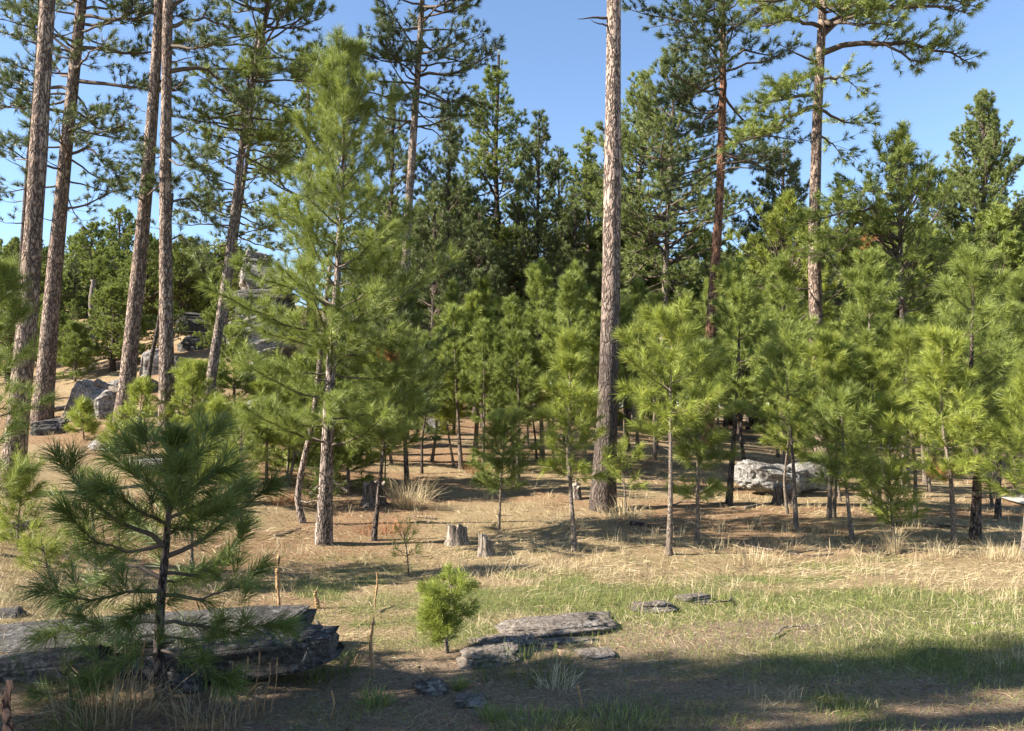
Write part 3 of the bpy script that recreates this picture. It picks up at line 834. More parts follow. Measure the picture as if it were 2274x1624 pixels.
mature("M9", "dark bushy pine directly behind the grey barked tall pine", [(1735, 930), (1735, 600), (1740, 330)], 30, 0.18, None, (0.2, 1), 3.4, 120, mat=M_OLD, bark=M_BARKD, seed=23, prof="cone", low=0)
mature("M10", "small dark pine tip showing right of the grey barked tall pine", [(1870, 930), (1868, 600), (1860, 395)], 42, 0.16, None, (0.2, 1), 2.6, 70, mat=M_OLD, bark=M_BARKD, seed=24, prof="cone", low=0)
mature("M11", "mid sized pine with crooked lichen covered lower limbs, right of the grey barked tall pine", [(2005, 960), (2005, 700), (1998, 500), (2002, 312)], 16.5, 0.09, None, (0.50, 1), 1.9, 90, mat=M_MID, bark=M_BARKG, seed=25, stubs=5, prof="cone", low=.25, nl=.16,
       limbs=[{"p": [(1998, 530, 0), (1930, 520, -.3), (1880, 545, -.6), (1820, 575, -.9)], "r": .04, "bare": .2}, {"p": [(1998, 500, 0), (1930, 480, 0), (1860, 520, 0), (1760, 560, .1)], "r": .05, "bare": .3},
              {"p": [(1997, 470, 0), (1930, 460, -.5), (1860, 470, -1), (1780, 500, -1.2)], "r": .04, "bare": .3}, {"p": [(1998, 440, 0), (1920, 420, -.3), (1850, 450, -.5)], "r": .035, "bare": .2},
              {"p": [(2000, 400, 0), (1960, 350, 0), (1950, 330, 0)], "r": .03}])
mature("M12", "yellow green pine topped by a brown dead tuft, left of grey barked tall pine", [(1745, 1000), (1748, 700), (1752, 460)], 19, 0.08, None, (0.38, 1), 1.7, 95, mat=M_LIGHT, bark=M_BARKY, seed=26, stubs=2, prof="round", low=.1)
for i, (x, t, d) in enumerate([(962, 430, 26), (1012, 400, 35), (1060, 470, 29), (1145, 420, 33), (1275, 430, 30)]):
    mature("D%d" % i, ["thin dark stemmed pine, leftmost of those in the shaded wood at centre", "second thin dark stemmed pine from the left in the shaded wood at centre",
                       "dark stemmed pine below the full crowned centre pine", "dark stemmed pine between the centre pine and the dark spire to its right",
                       "dark stemmed pine nearest the tallest bare trunk on its left"][i], [(x - 4, 930), (x, 700), (x + 4, t)], d, 0.11, None, (0.25, 1), 2.2, 66, mat=(M_OLD, M_DEEP)[i % 2], bark=M_BARKD, seed=60 + i, prof="cone", low=0, stubs=6)

# hill and backdrop pines: five kinds, built once, then copied
mature("V0", "round topped pine, highest on the far left ridge", [(262, 740), (264, 620), (266, 468)], 52, 0.16, None, (0.25, 1), 3, 80, mat=M_MID, bark=M_BARKD, seed=31, prof="cone", low=0, group="pines on the left ridge")
mature("V1", "broad ridge pine right of the straight bare trunk on the far left hill", [(420, 700), (422, 620), (425, 538)], 60, 0.16, None, (0.15, 1), 3, 80, mat=M_MID, bark=M_BARKD, seed=32, prof="cone", low=0, group="pines on the left ridge")
mature("V2", "ridge pine left of the round topped highest ridge pine", [(205, 720), (205, 620), (203, 505)], 48, 0.16, None, (0.2, 1), 2.8, 80, mat=M_MID, bark=M_BARKD, seed=33, prof="cone", low=0, group="pines on the left ridge")
mature("V3", "far pine behind the young pines at the right edge of the wood", [(2110, 940), (2110, 700), (2105, 480)], 46, 0.16, None, (0.15, 1), 3.2, 95, mat=M_OLD, bark=M_BARKD, seed=34, prof="cone", low=0, group="far pines behind the right thicket")
SCAT = random.Random(77)
placed = []


LAND = [(60, "the thick far left trunk"), (300, "the red barked leaning trunk"), (370, "the straight bare trunk"), (500, "the leaning twin trunks"), (745, "the big young pine"),
        (905, "the long limbed pine"), (1010, "the pale paired stems"), (1105, "the full crowned centre pine"), (1196, "the narrow dark spire"), (1355, "the tallest bare trunk"), (1487, "the long pale stem"),
        (1595, "the orange barked pine"), (1700, "the lumpy boulder"), (1815, "the grey barked tall pine"), (2000, "the crooked limbed pine"), (2100, "the pale wavy stem"), (2185, "the broad skyline pine")]
USED = set()


def scatter(keys, n, xr, dr, yr, kind, group, sx=(0.85, 1.25), sep=20, minh=2.0, **kw):
    k = tries = 0
    while k < n and tries < n * 30:
        tries += 1
        x = SCAT.uniform(*xr)
        d = 1 / SCAT.uniform(1 / dr[1], 1 / dr[0])
        y = SCAT.uniform(*yr)
        p = W(x, y, d)
        if any(abs(px - x) < sep and abs(pd - d) < 1.6 for px, pd in placed):
            continue
        if (abs(x - 205) < 24 and d < 36) or (abs(x - 140) < 20 and d < 31):
            continue
        hg = hz(p[0], p[1])
        hh = p[2] - hg
        if hh < minh:
            continue
        placed.append((x, d))
        lx, ln = min(LAND, key=lambda q: abs(q[0] - x))
        q = (y - yr[0]) / (yr[1] - yr[0])
        size = "tall" if q < .33 else "middling" if q < .66 else "short"
        f = (1 / d - 1 / dr[1]) / (1 / dr[0] - 1 / dr[1])
        row = "front row" if f > .66 else "middle row" if f > .33 else "back row"
        side = "in line with" if abs(lx - x) < 14 else ("just " if abs(lx - x) < 45 else "") + ("left of " if x < lx else "right of ")
        lab = ("%s %s, %s, %s %s" % (size, kind, row, side, ln)).replace("  ", " ")
        if lab in USED:      # keep labels apart by the way the crown compares with its neighbour's
            continue
        USED.add(lab)
        copy_tree(SCAT.choice(keys), p[0], p[1], hh, lab, group, sx=SCAT.uniform(*sx), **kw)
        k += 1


scatter(["V0", "V1", "V2", "V3"], 80, (-60, 560), (38, 95), (525, 680), "pine on far left hill", "pines on the left hill", sx=(0.75, 1.15), sep=14, minh=3)
scatter(["V0", "V1", "V2"], 16, (-30, 560), (26, 40), (640, 740), "pine on lower left slope", "pines on the lower left slope", sx=(.8, 1.15), sep=24, minh=2)
scatter(["V3", "V2", "V0"], 34, (830, 1420), (32, 85), (440, 640), "dark pine behind centre thicket", "pines in the shaded centre wood", sx=(0.8, 1.2), sep=16, minh=5)
scatter(["V3", "V2", "V0"], 34, (1380, 1980), (34, 90), (520, 700), "dark pine behind right trunks", "pines in the shaded right wood", sx=(0.9, 1.3), sep=16, minh=5)
scatter(["V3", "V0"], 34, (1950, 2360), (34, 90), (480, 700), "full pine behind right thicket", "far pines behind the right thicket", sx=(0.9, 1.3), sep=16, minh=5)
scatter(["V3", "V0"], 64, (-100, 2400), (80, 150), (640, 800), "distant pine", "distant pines closing the horizon", sx=(1.0, 1.5), sep=20, minh=5)

# ------------------------------------------------------------------ young pines one can single out
young("Y1", "tallest young pine with full light green crown and dark bent trunk, left of centre", [(718, 1212), (728, 1080), (742, 850), (746, 620), (760, 350), (764, 128)], 10.0, 232, 985, 0.095, mat=M_MID, bark=M_BARKG, seed=101, nl=0.15, dens=1.3, elev=.3, dead_low=6, spacing=.31, sl=.11, cone=.56, N=56)
young("Y2", "thin dark stemmed pine just right of the big young pine beside the dark stump", [(830, 1206), (845, 1050), (856, 930), (868, 760)], 10.3, 110, 1030, 0.035, mat=M_MID, bark=M_BARKD, seed=102, dens=.9)
young("Y2b", "dark bushy pine behind the right flank of the big young pine", [(905, 1080), (895, 900), (890, 640)], 14, 115, 1010, 0.05, mat=M_DEEP, bark=M_BARKD, seed=103, dens=1.1)
young("Y3", "young pine with pale paired stems in the clearing left of centre", [(1024, 1046), (1018, 950), (1012, 840), (1006, 690)], 17, 62, 930, 0.05, mat=M_MID, seed=104, dens=1.1)
young("Y3b", "bright young pine touching the pale paired stems on their right", [(1052, 1018), (1060, 900), (1048, 672)], 17.8, 62, 920, 0.045, mat=M_LIGHT, seed=105, dens=1.1)
young("Y3c", "small light pine left of the pale paired stems", [(1008, 1030), (985, 900), (975, 800)], 17.4, 46, 950, 0.03, mat=M_LIGHT, seed=106, dens=1.0)
young("Y4", "short thin sapling with sparse dark branches in front of the centre clearing", [(1108, 1168), (1112, 1080), (1122, 940)], 11.2, 62, 1090, 0.02, mat=M_MID, seed=107, dens=.85)
young("Y5", "slim bright pine with pale straight stem just left of the tallest bare trunk", [(1277, 1222), (1268, 1080), (1265, 930), (1266, 765)], 9.4, 76, 1100, 0.032, mat=M_LIGHT, seed=108, dens=.85)
young("Y6", "full young pine with high rounded top left of the tallest bare trunk", [(1205, 1010), (1200, 850), (1194, 605)], 18, 78, 880, 0.06, mat=M_MID, seed=109, dens=1.1)
young("Y6b", "young pine with pale dead twigs tucked behind the tallest bare trunk", [(1300, 1010), (1285, 850), (1282, 610)], 17.5, 60, 950, 0.05, mat=M_MID, seed=110, dens=1.1)
young("Y6c", "dim young pine filling the shade between the centre clearing and the bright slim pine", [(1150, 1020), (1152, 900), (1150, 760)], 15.8, 62, 960, 0.04, mat=M_MID, seed=111, dens=1.1)
young("Y7", "bright young pine with long straight pale stem right of the tallest bare trunk", [(1486, 1240), (1487, 1080), (1490, 900), (1492, 718)], 9.1, 118, 1010, 0.036, mat=M_LIGHT, seed=112, dens=1.0, dead_low=4)
young("Y7b", "low sparse sapling at the right foot of the tallest bare trunk", [(1392, 1118), (1385, 1060), (1384, 1010)], 12.2, 62, 1075, 0.016, mat=M_LIGHT, seed=113, dens=.9)
young("Y8", "paired thin stems with low crown right of the long straight pale stem", [(1548, 1212), (1548, 1080), (1550, 960), (1552, 780)], 9.8, 62, 1140, 0.03, mat=M_MID, seed=114, dens=.7)
young("Y9", "dark leaning stem pine with high crown left of the white lumpy boulder", [(1618, 1106), (1632, 980), (1634, 850), (1642, 612)], 13.2, 88, 940, 0.055, mat=M_MID, bark=M_BARKD, seed=115, dens=1.1)
young("Y10", "tall young pine behind the white lumpy boulder", [(1742, 1020), (1740, 880), (1736, 588)], 16.5, 75, 925, 0.05, mat=M_MID, seed=116, dens=1.1)
young("Y11", "slim young pine with curved stem in front of the white lumpy boulder", [(1768, 1166), (1762, 1030), (1752, 900), (1746, 742)], 10.9, 90, 1020, 0.032, mat=M_MID, seed=117, dens=.9)
young("Y12", "tall bushy young pine right of the grey barked tall pine", [(1936, 1100), (1932, 900), (1928, 592)], 13.2, 110, 970, 0.055, mat=M_MID, seed=118, dens=1.1)
young("Y13", "young pine with pale wavy stem third from the right edge", [(2120, 1208), (2108, 1060), (2098, 930), (2094, 770)], 9.8, 112, 1090, 0.036, mat=M_LIGHT, seed=119, dens=1.0)
young("Y14", "tallest young pine at right with thick dark lower trunk", [(2166, 1216), (2168, 1000), (2162, 850), (2164, 572)], 10.1, 120, 1080, 0.065, mat=M_MID, bark=M_BARKD, seed=120, dens=1.1)
young("Y15", "small brightest green pine low among the right hand stems", [(1984, 1190), (1978, 1130), (1975, 1062)], 10.4, 66, 1165, 0.018, mat=M_LIGHT, seed=121, dens=1.3)
young("Y15b", "slender bright pine rising behind the small brightest green pine", [(1966, 1130), (1972, 1040), (1976, 918)], 11.2, 70, 1060, 0.022, mat=M_LIGHT, seed=122, dens=1.0)
young("Y16", "bright young pine cut by the right edge of the picture", [(2274, 1228), (2278, 1080), (2290, 850)], 9.3, 90, 1130, 0.034, mat=M_LIGHT, seed=123, dens=1.0)
young("Y17", "thin crooked stem pine left of the small brightest green pine", [(1893, 1200), (1880, 1100), (1872, 1000), (1868, 880)], 10.1, 72, 1110, 0.028, mat=M_MID, seed=124, dens=.9)
young("Y18", "pale thin stem pine between the white boulder and the crooked stem", [(1851, 1158), (1850, 1050), (1846, 760)], 12.0, 85, 1010, 0.032, mat=M_MID, seed=125, dens=1.0)
young("Y19", "dark stemmed pine behind the two rightmost stems", [(2216, 1150), (2220, 1000), (2235, 700)], 12.8, 95, 1010, 0.045, mat=M_MID, bark=M_BARKD, seed=126, dens=1.0)
young("Y20", "little bright sapling at the foot of the leaning red barked pine", [(312, 985), (312, 930), (316, 860)], 16.2, 45, 975, 0.02, mat=M_LIGHT, seed=127, dens=1.0)
young("Y21", "little low sapling left of the leaning red barked pine's foot", [(265, 1000), (262, 975), (262, 950)], 15.2, 30, 995, 0.012, mat=M_LIGHT, seed=128, dens=1.0)
young("Y22", "sapling in front of the tilted pale boulder", [(186, 985), (184, 945), (182, 905)], 16.6, 24, 968, 0.014, mat=M_LIGHT, seed=129, dens=1.0)
young("Y23", "light green sapling right of the front foreground pine's top", [(487, 1085), (484, 1000), (482, 905)], 13, 50, 1060, 0.022, mat=M_LIGHT, seed=130, dens=1.0)
young("Y24", "thin light sapling left of the big young pine's trunk", [(543, 1120), (538, 1040), (535, 925)], 12, 52, 1080, 0.022, mat=M_MID, seed=131, dens=.9)
young("Y25", "bushy green young pine below the pale outcrop on the left slope", [(520, 915), (520, 850), (518, 745)], 21, 66, 900, 0.045, mat=M_MID, seed=132, dens=1.1)
young("Y26", "yellowish young pine right of the straight bare trunk on the slope", [(425, 985), (428, 900), (430, 825)], 16.5, 62, 975, 0.03, mat=M_LIGHT, seed=133, dens=1.1)
young("Y27", "dark stemmed young pine below the big young pine's left branches", [(640, 1090), (655, 1000), (660, 820)], 13.5, 85, 1020, 0.03, mat=M_LIGHT, seed=134, dens=1.0)
young("Y28", "small sparse sapling alone on the dry left slope", [(108, 1290), (100, 1240), (92, 1200)], 7.2, 38, 1265, 0.009, mat=M_LIGHT, seed=135, dens=.8, nl=.10, sl=.12)
young("Y29", "small bright upright sapling at the foot of the thick far left trunk", [(38, 1240), (40, 1160), (52, 1045)], 8.0, 28, 1215, 0.014, mat=M_LIGHT, seed=136, dens=.9, nl=.12, sl=.14)
young("Y30", "drooping young pine cut by the left edge of the picture", [(-25, 1290), (-20, 1000), (-10, 620)], 7.6, 105, 1130, 0.05, mat=M_MID, seed=137, dens=1.0)
young("Y31", "thin pale sapling in the dry grass between the stumps and the big young pine", [(908, 1268), (905, 1230), (896, 1180)], 8.4, 30, 1235, 0.007, mat=M_LIGHT, seed=138, dens=.4, nl=.09, sl=.06, N=9, spacing=.9)
young("Y32", "bright sapling behind the foreground pine", [(428, 1190), (428, 1120), (432, 1040)], 8.4, 75, 1180, 0.016, mat=M_LIGHT, seed=139, dens=1.1, nl=.14)
young("Y33", "second bright sapling behind the left side of the foreground pine", [(215, 1260), (210, 1160), (195, 1075)], 7.4, 62, 1220, 0.016, mat=M_MID, seed=140, dens=1.0, nl=.14)
young("Y34", "low dark juniper like sapling at the foot of the curved stem", [(712, 1120), (718, 1090), (722, 1062)], 12.3, 58, 1112, 0.014, mat=M_MID, seed=141, dens=1.3, nl=.09, sl=.12)
# curved bare stem and little companions
mature("C1", "curved pale bare stem left of the big young pine's trunk", [(672, 1168), (660, 1110), (668, 1050), (690, 960), (700, 900)], 11.2, 0.045, 3.6, (0.75, 1), .7, 9, mat=M_LIGHT, bark=M_BARKG, seed=150, stubs=2, name="young_pine", cat="young pine", nl=.15)

scatter(["Y6", "Y10", "Y12", "Y9", "Y3b"], 20, (930, 1420), (15.5, 27), (610, 800), "young pine in centre thicket", "young pines of the centre thicket", sx=(.75, 1.05), sep=26, minh=1.5)
scatter(["Y6", "Y10", "Y12", "Y9", "Y14"], 20, (1400, 2340), (15.5, 27), (600, 800), "young pine in right thicket", "young pines of the right thicket", sx=(.75, 1.05), sep=26, minh=1.5)
scatter(["Y7", "Y13", "Y12", "Y18"], 8, (1650, 2330), (11.5, 14.5), (700, 880), "thin stemmed pine", "thin stemmed pines in front of the right thicket", sx=(.8, 1.1), sep=30, minh=1.2)
scatter(["Y25", "Y6", "Y10"], 9, (90, 300), (25, 34), (690, 800), "young pine above leaning boulders", "young pines above the leaning boulders", sx=(.9, 1.3), sep=24, minh=1.0)
scatter(["Y25", "Y6", "Y10"], 5, (395, 500), (19, 25), (800, 860), "bushy pine below dark ledge", "young pines below the dark ledge", sx=(.9, 1.3), sep=24, minh=1.0)
scatter(["Y3b", "Y25", "Y27"], 10, (560, 960), (13.5, 22), (780, 900), "young pine", "young pines behind the big young pine", sx=(.9, 1.2), sep=30, minh=1.0)
scatter(["Y20", "Y26", "Y23"], 12, (380, 640), (13, 20), (880, 960), "light sapling on dry slope", "saplings on the dry slope", sx=(.9, 1.3), sep=24, minh=.5)

# foreground pines
F1T = [(360, 1562), (352, 1450), (357, 1330), (365, 1250), (373, 1160), (380, 1080), (392, 992)]
F1B = [([(366, 1205, 0), (300, 1160, -.1), (215, 1118, -.2), (128, 1015, -.25)], .013, .25), ([(372, 1225, 0), (465, 1185, .05), (540, 1120, .1), (606, 1072, .1)], .013, .2),
       ([(366, 1195, 0), (290, 1215, -.15), (200, 1195, -.3), (150, 1150, -.4)], .010, .2), ([(360, 1275, 0), (290, 1235, .1), (230, 1270, .2), (150, 1300, .25)], .010, .4),
       ([(358, 1300, 0), (280, 1300, -.2), (180, 1325, -.35), (110, 1310, -.4)], .010, .4), ([(356, 1368, 0), (270, 1372, .05), (200, 1392, .1), (105, 1390, .15)], .011, .5),
       ([(360, 1310, 0), (450, 1320, .1), (545, 1290, .15), (575, 1270, .2)], .010, .35), ([(357, 1372, 0), (440, 1372, -.1), (530, 1398, -.15), (610, 1378, -.2)], .010, .3),
       ([(362, 1260, 0), (440, 1270, .2), (510, 1230, .3), (545, 1180, .35)], .010, .3), ([(376, 1120, 0), (430, 1070, -.1), (492, 1030, -.15)], .008, .1),
       ([(374, 1110, 0), (320, 1050, .1), (262, 1010, .15)], .008, .1), ([(384, 1040, 0), (440, 1000, .05), (470, 960, .1)], .006, .1), ([(382, 1050, 0), (340, 1010, .1), (322, 968, .1)], .006, .1),
       ([(355, 1440, 0), (300, 1445, -.2), (225, 1480, -.3)], .008, .3), ([(355, 1430, 0), (430, 1450, -.15), (500, 1490, -.25)], .008, .3), ([(360, 1340, 0), (330, 1330, -.3), (290, 1350, -.55)], .008, .3),
       ([(372, 1170, 0), (420, 1160, -.3), (470, 1130, -.5)], .008, .15), ([(368, 1210, 0), (340, 1180, .35), (300, 1150, .6)], .008, .2), ([(360, 1290, 0), (400, 1270, .4), (440, 1260, .65)], .008, .3),
       ([(357, 1400, 0), (420, 1410, .3), (500, 1400, .5)], .008, .3), ([(357, 1390, 0), (280, 1420, .3), (200, 1430, .5)], .008, .35), ([(376, 1100, 0), (390, 1070, -.3), (405, 1040, -.4)], .007, .1),
       ([(372, 1150, 0), (300, 1120, -.25), (240, 1080, -.4)], .009, .15), ([(374, 1140, 0), (440, 1110, .2), (520, 1080, .3)], .009, .15)]


def foreground_sapling():
    d = 4.55
    P = np.array([W(x, y, d) for x, y in F1T]); b = np.array([P[0, 0], P[0, 1], hz(P[0, 0], P[0, 1])]); P[0] = b; P = P - b
    root = link("young_pine", None, loc=b, label="foreground dark green sapling with long arching branches in front of the rock slab", cat="young pine")
    tm, C, R_ = trunk_mesh("trunk", P, .034, .011, M_BARKD, S=12, K=50, flare=.25, lump=.14, seed=201)
    link("trunk", tm, root)
    c = Crown(77)
    for p, r, br in F1B:
        path = [W(p[0][0] + (x - p[0][0]) * .90, y + 12 + (p[0][1] - y) * .08, d + dy * .9) - b for x, y, dy in p]
        path[0] = line_at(C, path[0][2])
        c.branch(None, 0, 0, 0, 0, r * 1.3, path=path, bare=br, sp=.17, tl=(.07, .22), ss=.14, sl=.10, lift=.5, brush=.09)
    for z in np.arange(P[-1, 2] - .40, P[-1, 2], .045):
        c.shoot(np.array([line_at(C, z)]), np.array([[0, 0, 1.0]]), np.array([.07]))
    g = c.rng
    D = g.normal(size=(9, 3)) * .55 + np.array([0, 0, 1.0]); D /= np.linalg.norm(D, axis=1, keepdims=True)
    c.shoot(np.repeat(line_at(C, P[-1, 2])[None], 9, 0), D, np.full(9, .05))
    cm = c.build("crown", M_FORE, M_TWIG, .150, .0031, 80, spread=(.3, 1.2), seg2=True, droop=.09)
    link("crown", cm, root)


foreground_sapling()
def round_sapling():
    d = 5.5
    P = np.array([W(x, y, d) for x, y in [(992, 1462), (990, 1400), (995, 1350), (1003, 1300)]]); b = np.array([P[0, 0], P[0, 1], hz(P[0, 0], P[0, 1])]); P[0] = b; P = P - b
    root = link("young_pine", None, loc=b, label="small round bright green sapling in the sunny grass", cat="young pine")
    tm, C, R_ = trunk_mesh("trunk", P, .014, .005, M_BARKY, S=10, K=24, flare=.3, lump=.15, seed=202)
    link("trunk", tm, root)
    c = Crown(222)
    g = c.rng
    for k in range(74):
        z = P[-1, 2] * g.uniform(.14, .97)
        low = z < P[-1, 2] * .52
        az = g.uniform(0, 6.283) if not low else g.normal(math.pi, 1.3)
        c.branch(line_at(C, z), az, g.uniform(-.1, .5), g.uniform(.5, 1.2), (.165 if not low else .15) * g.uniform(.6, 1.15), .004, bare=.3, sp=.05, tl=(.03, .06), ss=.06, sl=.035, lift=.6, brush=.04)
    link("crown", c.build("crown", M_LIGHT, M_TWIG, .070, .0026, 22, seg2=True), root)


round_sapling()
young("F3", "low green needle tuft under the left end of the rock slab", [(165, 1600), (160, 1560), (150, 1500)], 4.3, 85, 1590, 0.008, mat=M_FORE, seed=203, nl=.13, dens=1.0, N=50, w=.002, sl=.12)

# pines that stand just left of the frame and shade the foreground
SHADE = [("Y12", -5.2, 3.42, 4.8, .85), ("Y14", -7.6, 2.85, 6.2, .45), ("T1", -9.6, 1.82, 20, 1), ("Y1", -10.8, 2.6, 9.6, .38)]
for i, (k, x, y, h_, sx_) in enumerate(SHADE):
    copy_tree(k, x, y, h_, ["low bushy pine nearest the left end of the rock slab", "middle sized pine left of the low bushy one beside the slab", "tall bare trunked pine casting the long thin shadow at the bottom", "full young pine shading the meadow from the left"][i], None, sx=sx_)
# ------------------------------------------------------------------ rocks
import bmesh


def ico(n):
    bm = bmesh.new()
    bmesh.ops.create_icosphere(bm, subdivisions=n, radius=1.0)
    V = np.array([v.co[:] for v in bm.verts]); F = np.array([[v.index for v in f.verts] for f in bm.faces])
    bm.free()
    return V, F


ICO = {n: ico(n) for n in (4, 5, 6)}


def rock(label, x0, x1, y0, y1, d, depth=0.8, rot=(0, 0, 0), seed=1, mat=None, sq=0.45, layers=5, rough=0.22, cuts=9, under=0.0, name="boulder", cat="boulder", n=5,
         sink=0.12, strata=0.10, group=None, grow=1.0):
    """box in photograph pixels (x0..x1, y0..y1) at distance d"""
    c = W((x0 + x1) / 2, (y0 + y1) / 2, d)
    m = d / FPX * K0
    w, h = (x1 - x0) * m / 2, (y1 - y0) * m / 2
    h *= 1 + sink
    c[2] -= h * sink
    V, F = ICO[n]
    P = np.sign(V) * np.abs(V) ** sq
    P /= np.abs(P).max(0)
    # cut a few flat facets so that it reads as broken stone
    rng = np.random.default_rng(seed)
    for _ in range(cuts):
        nn = rng.normal(size=3); nn /= np.linalg.norm(nn)
        off = rng.uniform(0.72, 1.0) * (abs(nn).sum() ** .5)
        e = P @ nn - off
        P = P - np.maximum(e, 0)[:, None] * nn
    S = np.array([w, max(w, h) * depth if depth < 5 else depth, h])
    Q = P * S
    u = V + seed * 5.7
    k = noise3(u * np.array([1, 1, 1.0]), 1.3, seed, 4)
    k2 = noise3(u, 6.0, seed + 9, 3)
    Q *= (1 + rough * 1.2 * k + rough * 0.35 * k2)[:, None]
    if layers:
        ll = Q[:, 2] / h * layers + 1.2 * noise3(u, 0.8, seed + 3, 2) * 2
        fl = np.floor(ll); fr = ll - fl
        hsh = hash2(fl, fl * 0 + seed, 3)
        edge = np.minimum(fr, 1 - fr)
        s = (hsh - 0.5) * 2 * strata - strata * 0.8 * np.exp(-(edge / 0.09) ** 2)
        Q[:, :2] *= (1 + s)[:, None]
    if under:
        Q[:, 2] = np.where(Q[:, 2] < 0, Q[:, 2] * (1 - under * np.clip(Q[:, 0] / w, 0, 1)), Q[:, 2])
    rx, ry, rz = rot
    Rx = np.array([[1, 0, 0], [0, math.cos(rx), -math.sin(rx)], [0, math.sin(rx), math.cos(rx)]])
    Ry = np.array([[math.cos(ry), 0, math.sin(ry)], [0, 1, 0], [-math.sin(ry), 0, math.cos(ry)]])
    Rz = np.array([[math.cos(rz), -math.sin(rz), 0], [math.sin(rz), math.cos(rz), 0], [0, 0, 1]])
    Q = Q @ (Rz @ Ry @ Rx).T * grow
    me = mesh_of(name, Q, [(F, 0)], [mat or M_ROCK], smooth=True)
    return link(name, me, loc=c, label=label, cat=cat, group=group)


R = math.radians
# foreground slab group (shaded)
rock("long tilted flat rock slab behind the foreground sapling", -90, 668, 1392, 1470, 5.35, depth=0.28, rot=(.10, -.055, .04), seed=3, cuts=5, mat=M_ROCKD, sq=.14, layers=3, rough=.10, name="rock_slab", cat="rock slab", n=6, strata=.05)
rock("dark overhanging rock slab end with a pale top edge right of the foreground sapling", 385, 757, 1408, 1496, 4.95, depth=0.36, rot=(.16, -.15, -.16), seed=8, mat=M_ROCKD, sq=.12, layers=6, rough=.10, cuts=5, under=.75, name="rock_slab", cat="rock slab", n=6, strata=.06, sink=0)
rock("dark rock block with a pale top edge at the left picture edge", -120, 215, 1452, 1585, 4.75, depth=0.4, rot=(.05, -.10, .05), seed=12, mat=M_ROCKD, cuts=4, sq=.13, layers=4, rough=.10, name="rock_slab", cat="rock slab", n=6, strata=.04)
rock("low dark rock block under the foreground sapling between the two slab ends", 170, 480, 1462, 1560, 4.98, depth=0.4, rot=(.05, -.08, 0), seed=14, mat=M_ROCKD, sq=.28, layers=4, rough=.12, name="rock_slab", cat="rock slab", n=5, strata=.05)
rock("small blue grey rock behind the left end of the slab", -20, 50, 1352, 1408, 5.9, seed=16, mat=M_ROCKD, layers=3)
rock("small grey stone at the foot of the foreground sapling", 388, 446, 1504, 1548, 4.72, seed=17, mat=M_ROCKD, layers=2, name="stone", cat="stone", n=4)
# bedrock ledges in the grass
LG = [("flat bedrock ledge with split layers, largest one in the grass", 1120, 1362, 1386, 1432, 6.05, .42, (.05, -.05, .25), 21), ("narrow bedrock ledge right of the largest ledge", 1405, 1492, 1374, 1400, 6.7, .6, (0, -.05, .3), 22),
      ("small bedrock ledge farthest right in the grass", 1508, 1572, 1352, 1376, 7.1, .6, (0, -.06, .3), 23), ("rounded grey bedrock hump left of the ledges", 1025, 1150, 1440, 1502, 5.3, .6, (0, -.12, .2), 24),
      ("flat bluish stone set in the shaded ground", 1285, 1360, 1462, 1484, 5.35, .8, (0, -.1, .2), 25), ("low crumbling ledge between the hump and the largest ledge", 1060, 1180, 1418, 1446, 5.75, .6, (0, -.1, .25), 26),
      ("pointed grey stone on the dirt mound at bottom centre", 925, 985, 1524, 1572, 4.75, .8, (0, -.2, .1), 27), ("flat stone right of the pointed one on the dirt mound", 1010, 1075, 1556, 1592, 4.5, .8, (0, .1, .1), 28),
      ("long thin ledge breaking the grass below the largest ledge", 1180, 1330, 1424, 1446, 5.75, .4, (0, -.04, .2), 29)]
for lb, a, b, c_, e, d_, dp, rt, sd in LG:
    o = rock(lb, a - 6, b + 6, c_, e, d_, depth=dp * 1.25, rot=(rt[0], rt[1] * .5, rt[2]), seed=sd, mat=M_ROCKB, sq=.5, cuts=6, layers=5, rough=.42, name="rock_ledge", cat="rock ledge", strata=.14, sink=.25)
    o.location.z = hz(o.location.x, o.location.y) - {24: .05, 21: .03, 29: .03, 25: .02}.get(sd, .012)
# hillside
rock("pale tilted boulder, left one of the leaning pair on the left slope", 158, 232, 846, 938, 19.6, depth=.7, rot=(0, .5, .2), seed=31, mat=M_ROCK, sq=.4, layers=3, rough=.16)
rock("pale broad boulder, right one of the leaning pair beside the red barked pine", 208, 272, 862, 932, 19.3, depth=.8, rot=(0, -.1, .5), seed=32, mat=M_ROCK, sq=.45, layers=3, rough=.22)
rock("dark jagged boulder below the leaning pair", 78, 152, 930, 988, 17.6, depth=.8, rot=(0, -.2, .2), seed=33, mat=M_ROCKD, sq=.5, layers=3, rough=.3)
rock("low grey rock at the far left foot of the dark jagged boulder", 60, 104, 984, 1012, 16.4, seed=34, mat=M_ROCK, layers=3, rough=.25)
rock("flat pale rock in the slope below the leaning boulders", 205, 268, 968, 1002, 15.8, rot=(0, -.1, 0), seed=35, mat=M_ROCK, layers=3, rough=.25)
rock("small flat rock showing above the foreground pine's left branch", 300, 385, 1018, 1040, 14.2, seed=36, mat=M_ROCK, layers=2, rough=.25)
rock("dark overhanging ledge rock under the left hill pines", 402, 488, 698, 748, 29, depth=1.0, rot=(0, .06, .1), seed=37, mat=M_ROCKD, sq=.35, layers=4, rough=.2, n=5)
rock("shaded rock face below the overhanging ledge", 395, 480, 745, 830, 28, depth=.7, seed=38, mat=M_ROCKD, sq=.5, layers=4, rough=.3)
rock("grey stacked rock behind the straight bare trunk", 316, 372, 770, 850, 25, depth=.8, rot=(0, .2, .2), seed=39, mat=M_ROCK, sq=.45, layers=4, rough=.3)
rock("dark broken rock right of the straight bare trunk", 372, 415, 790, 838, 24.5, seed=40, mat=M_ROCKD, layers=3, rough=.3)
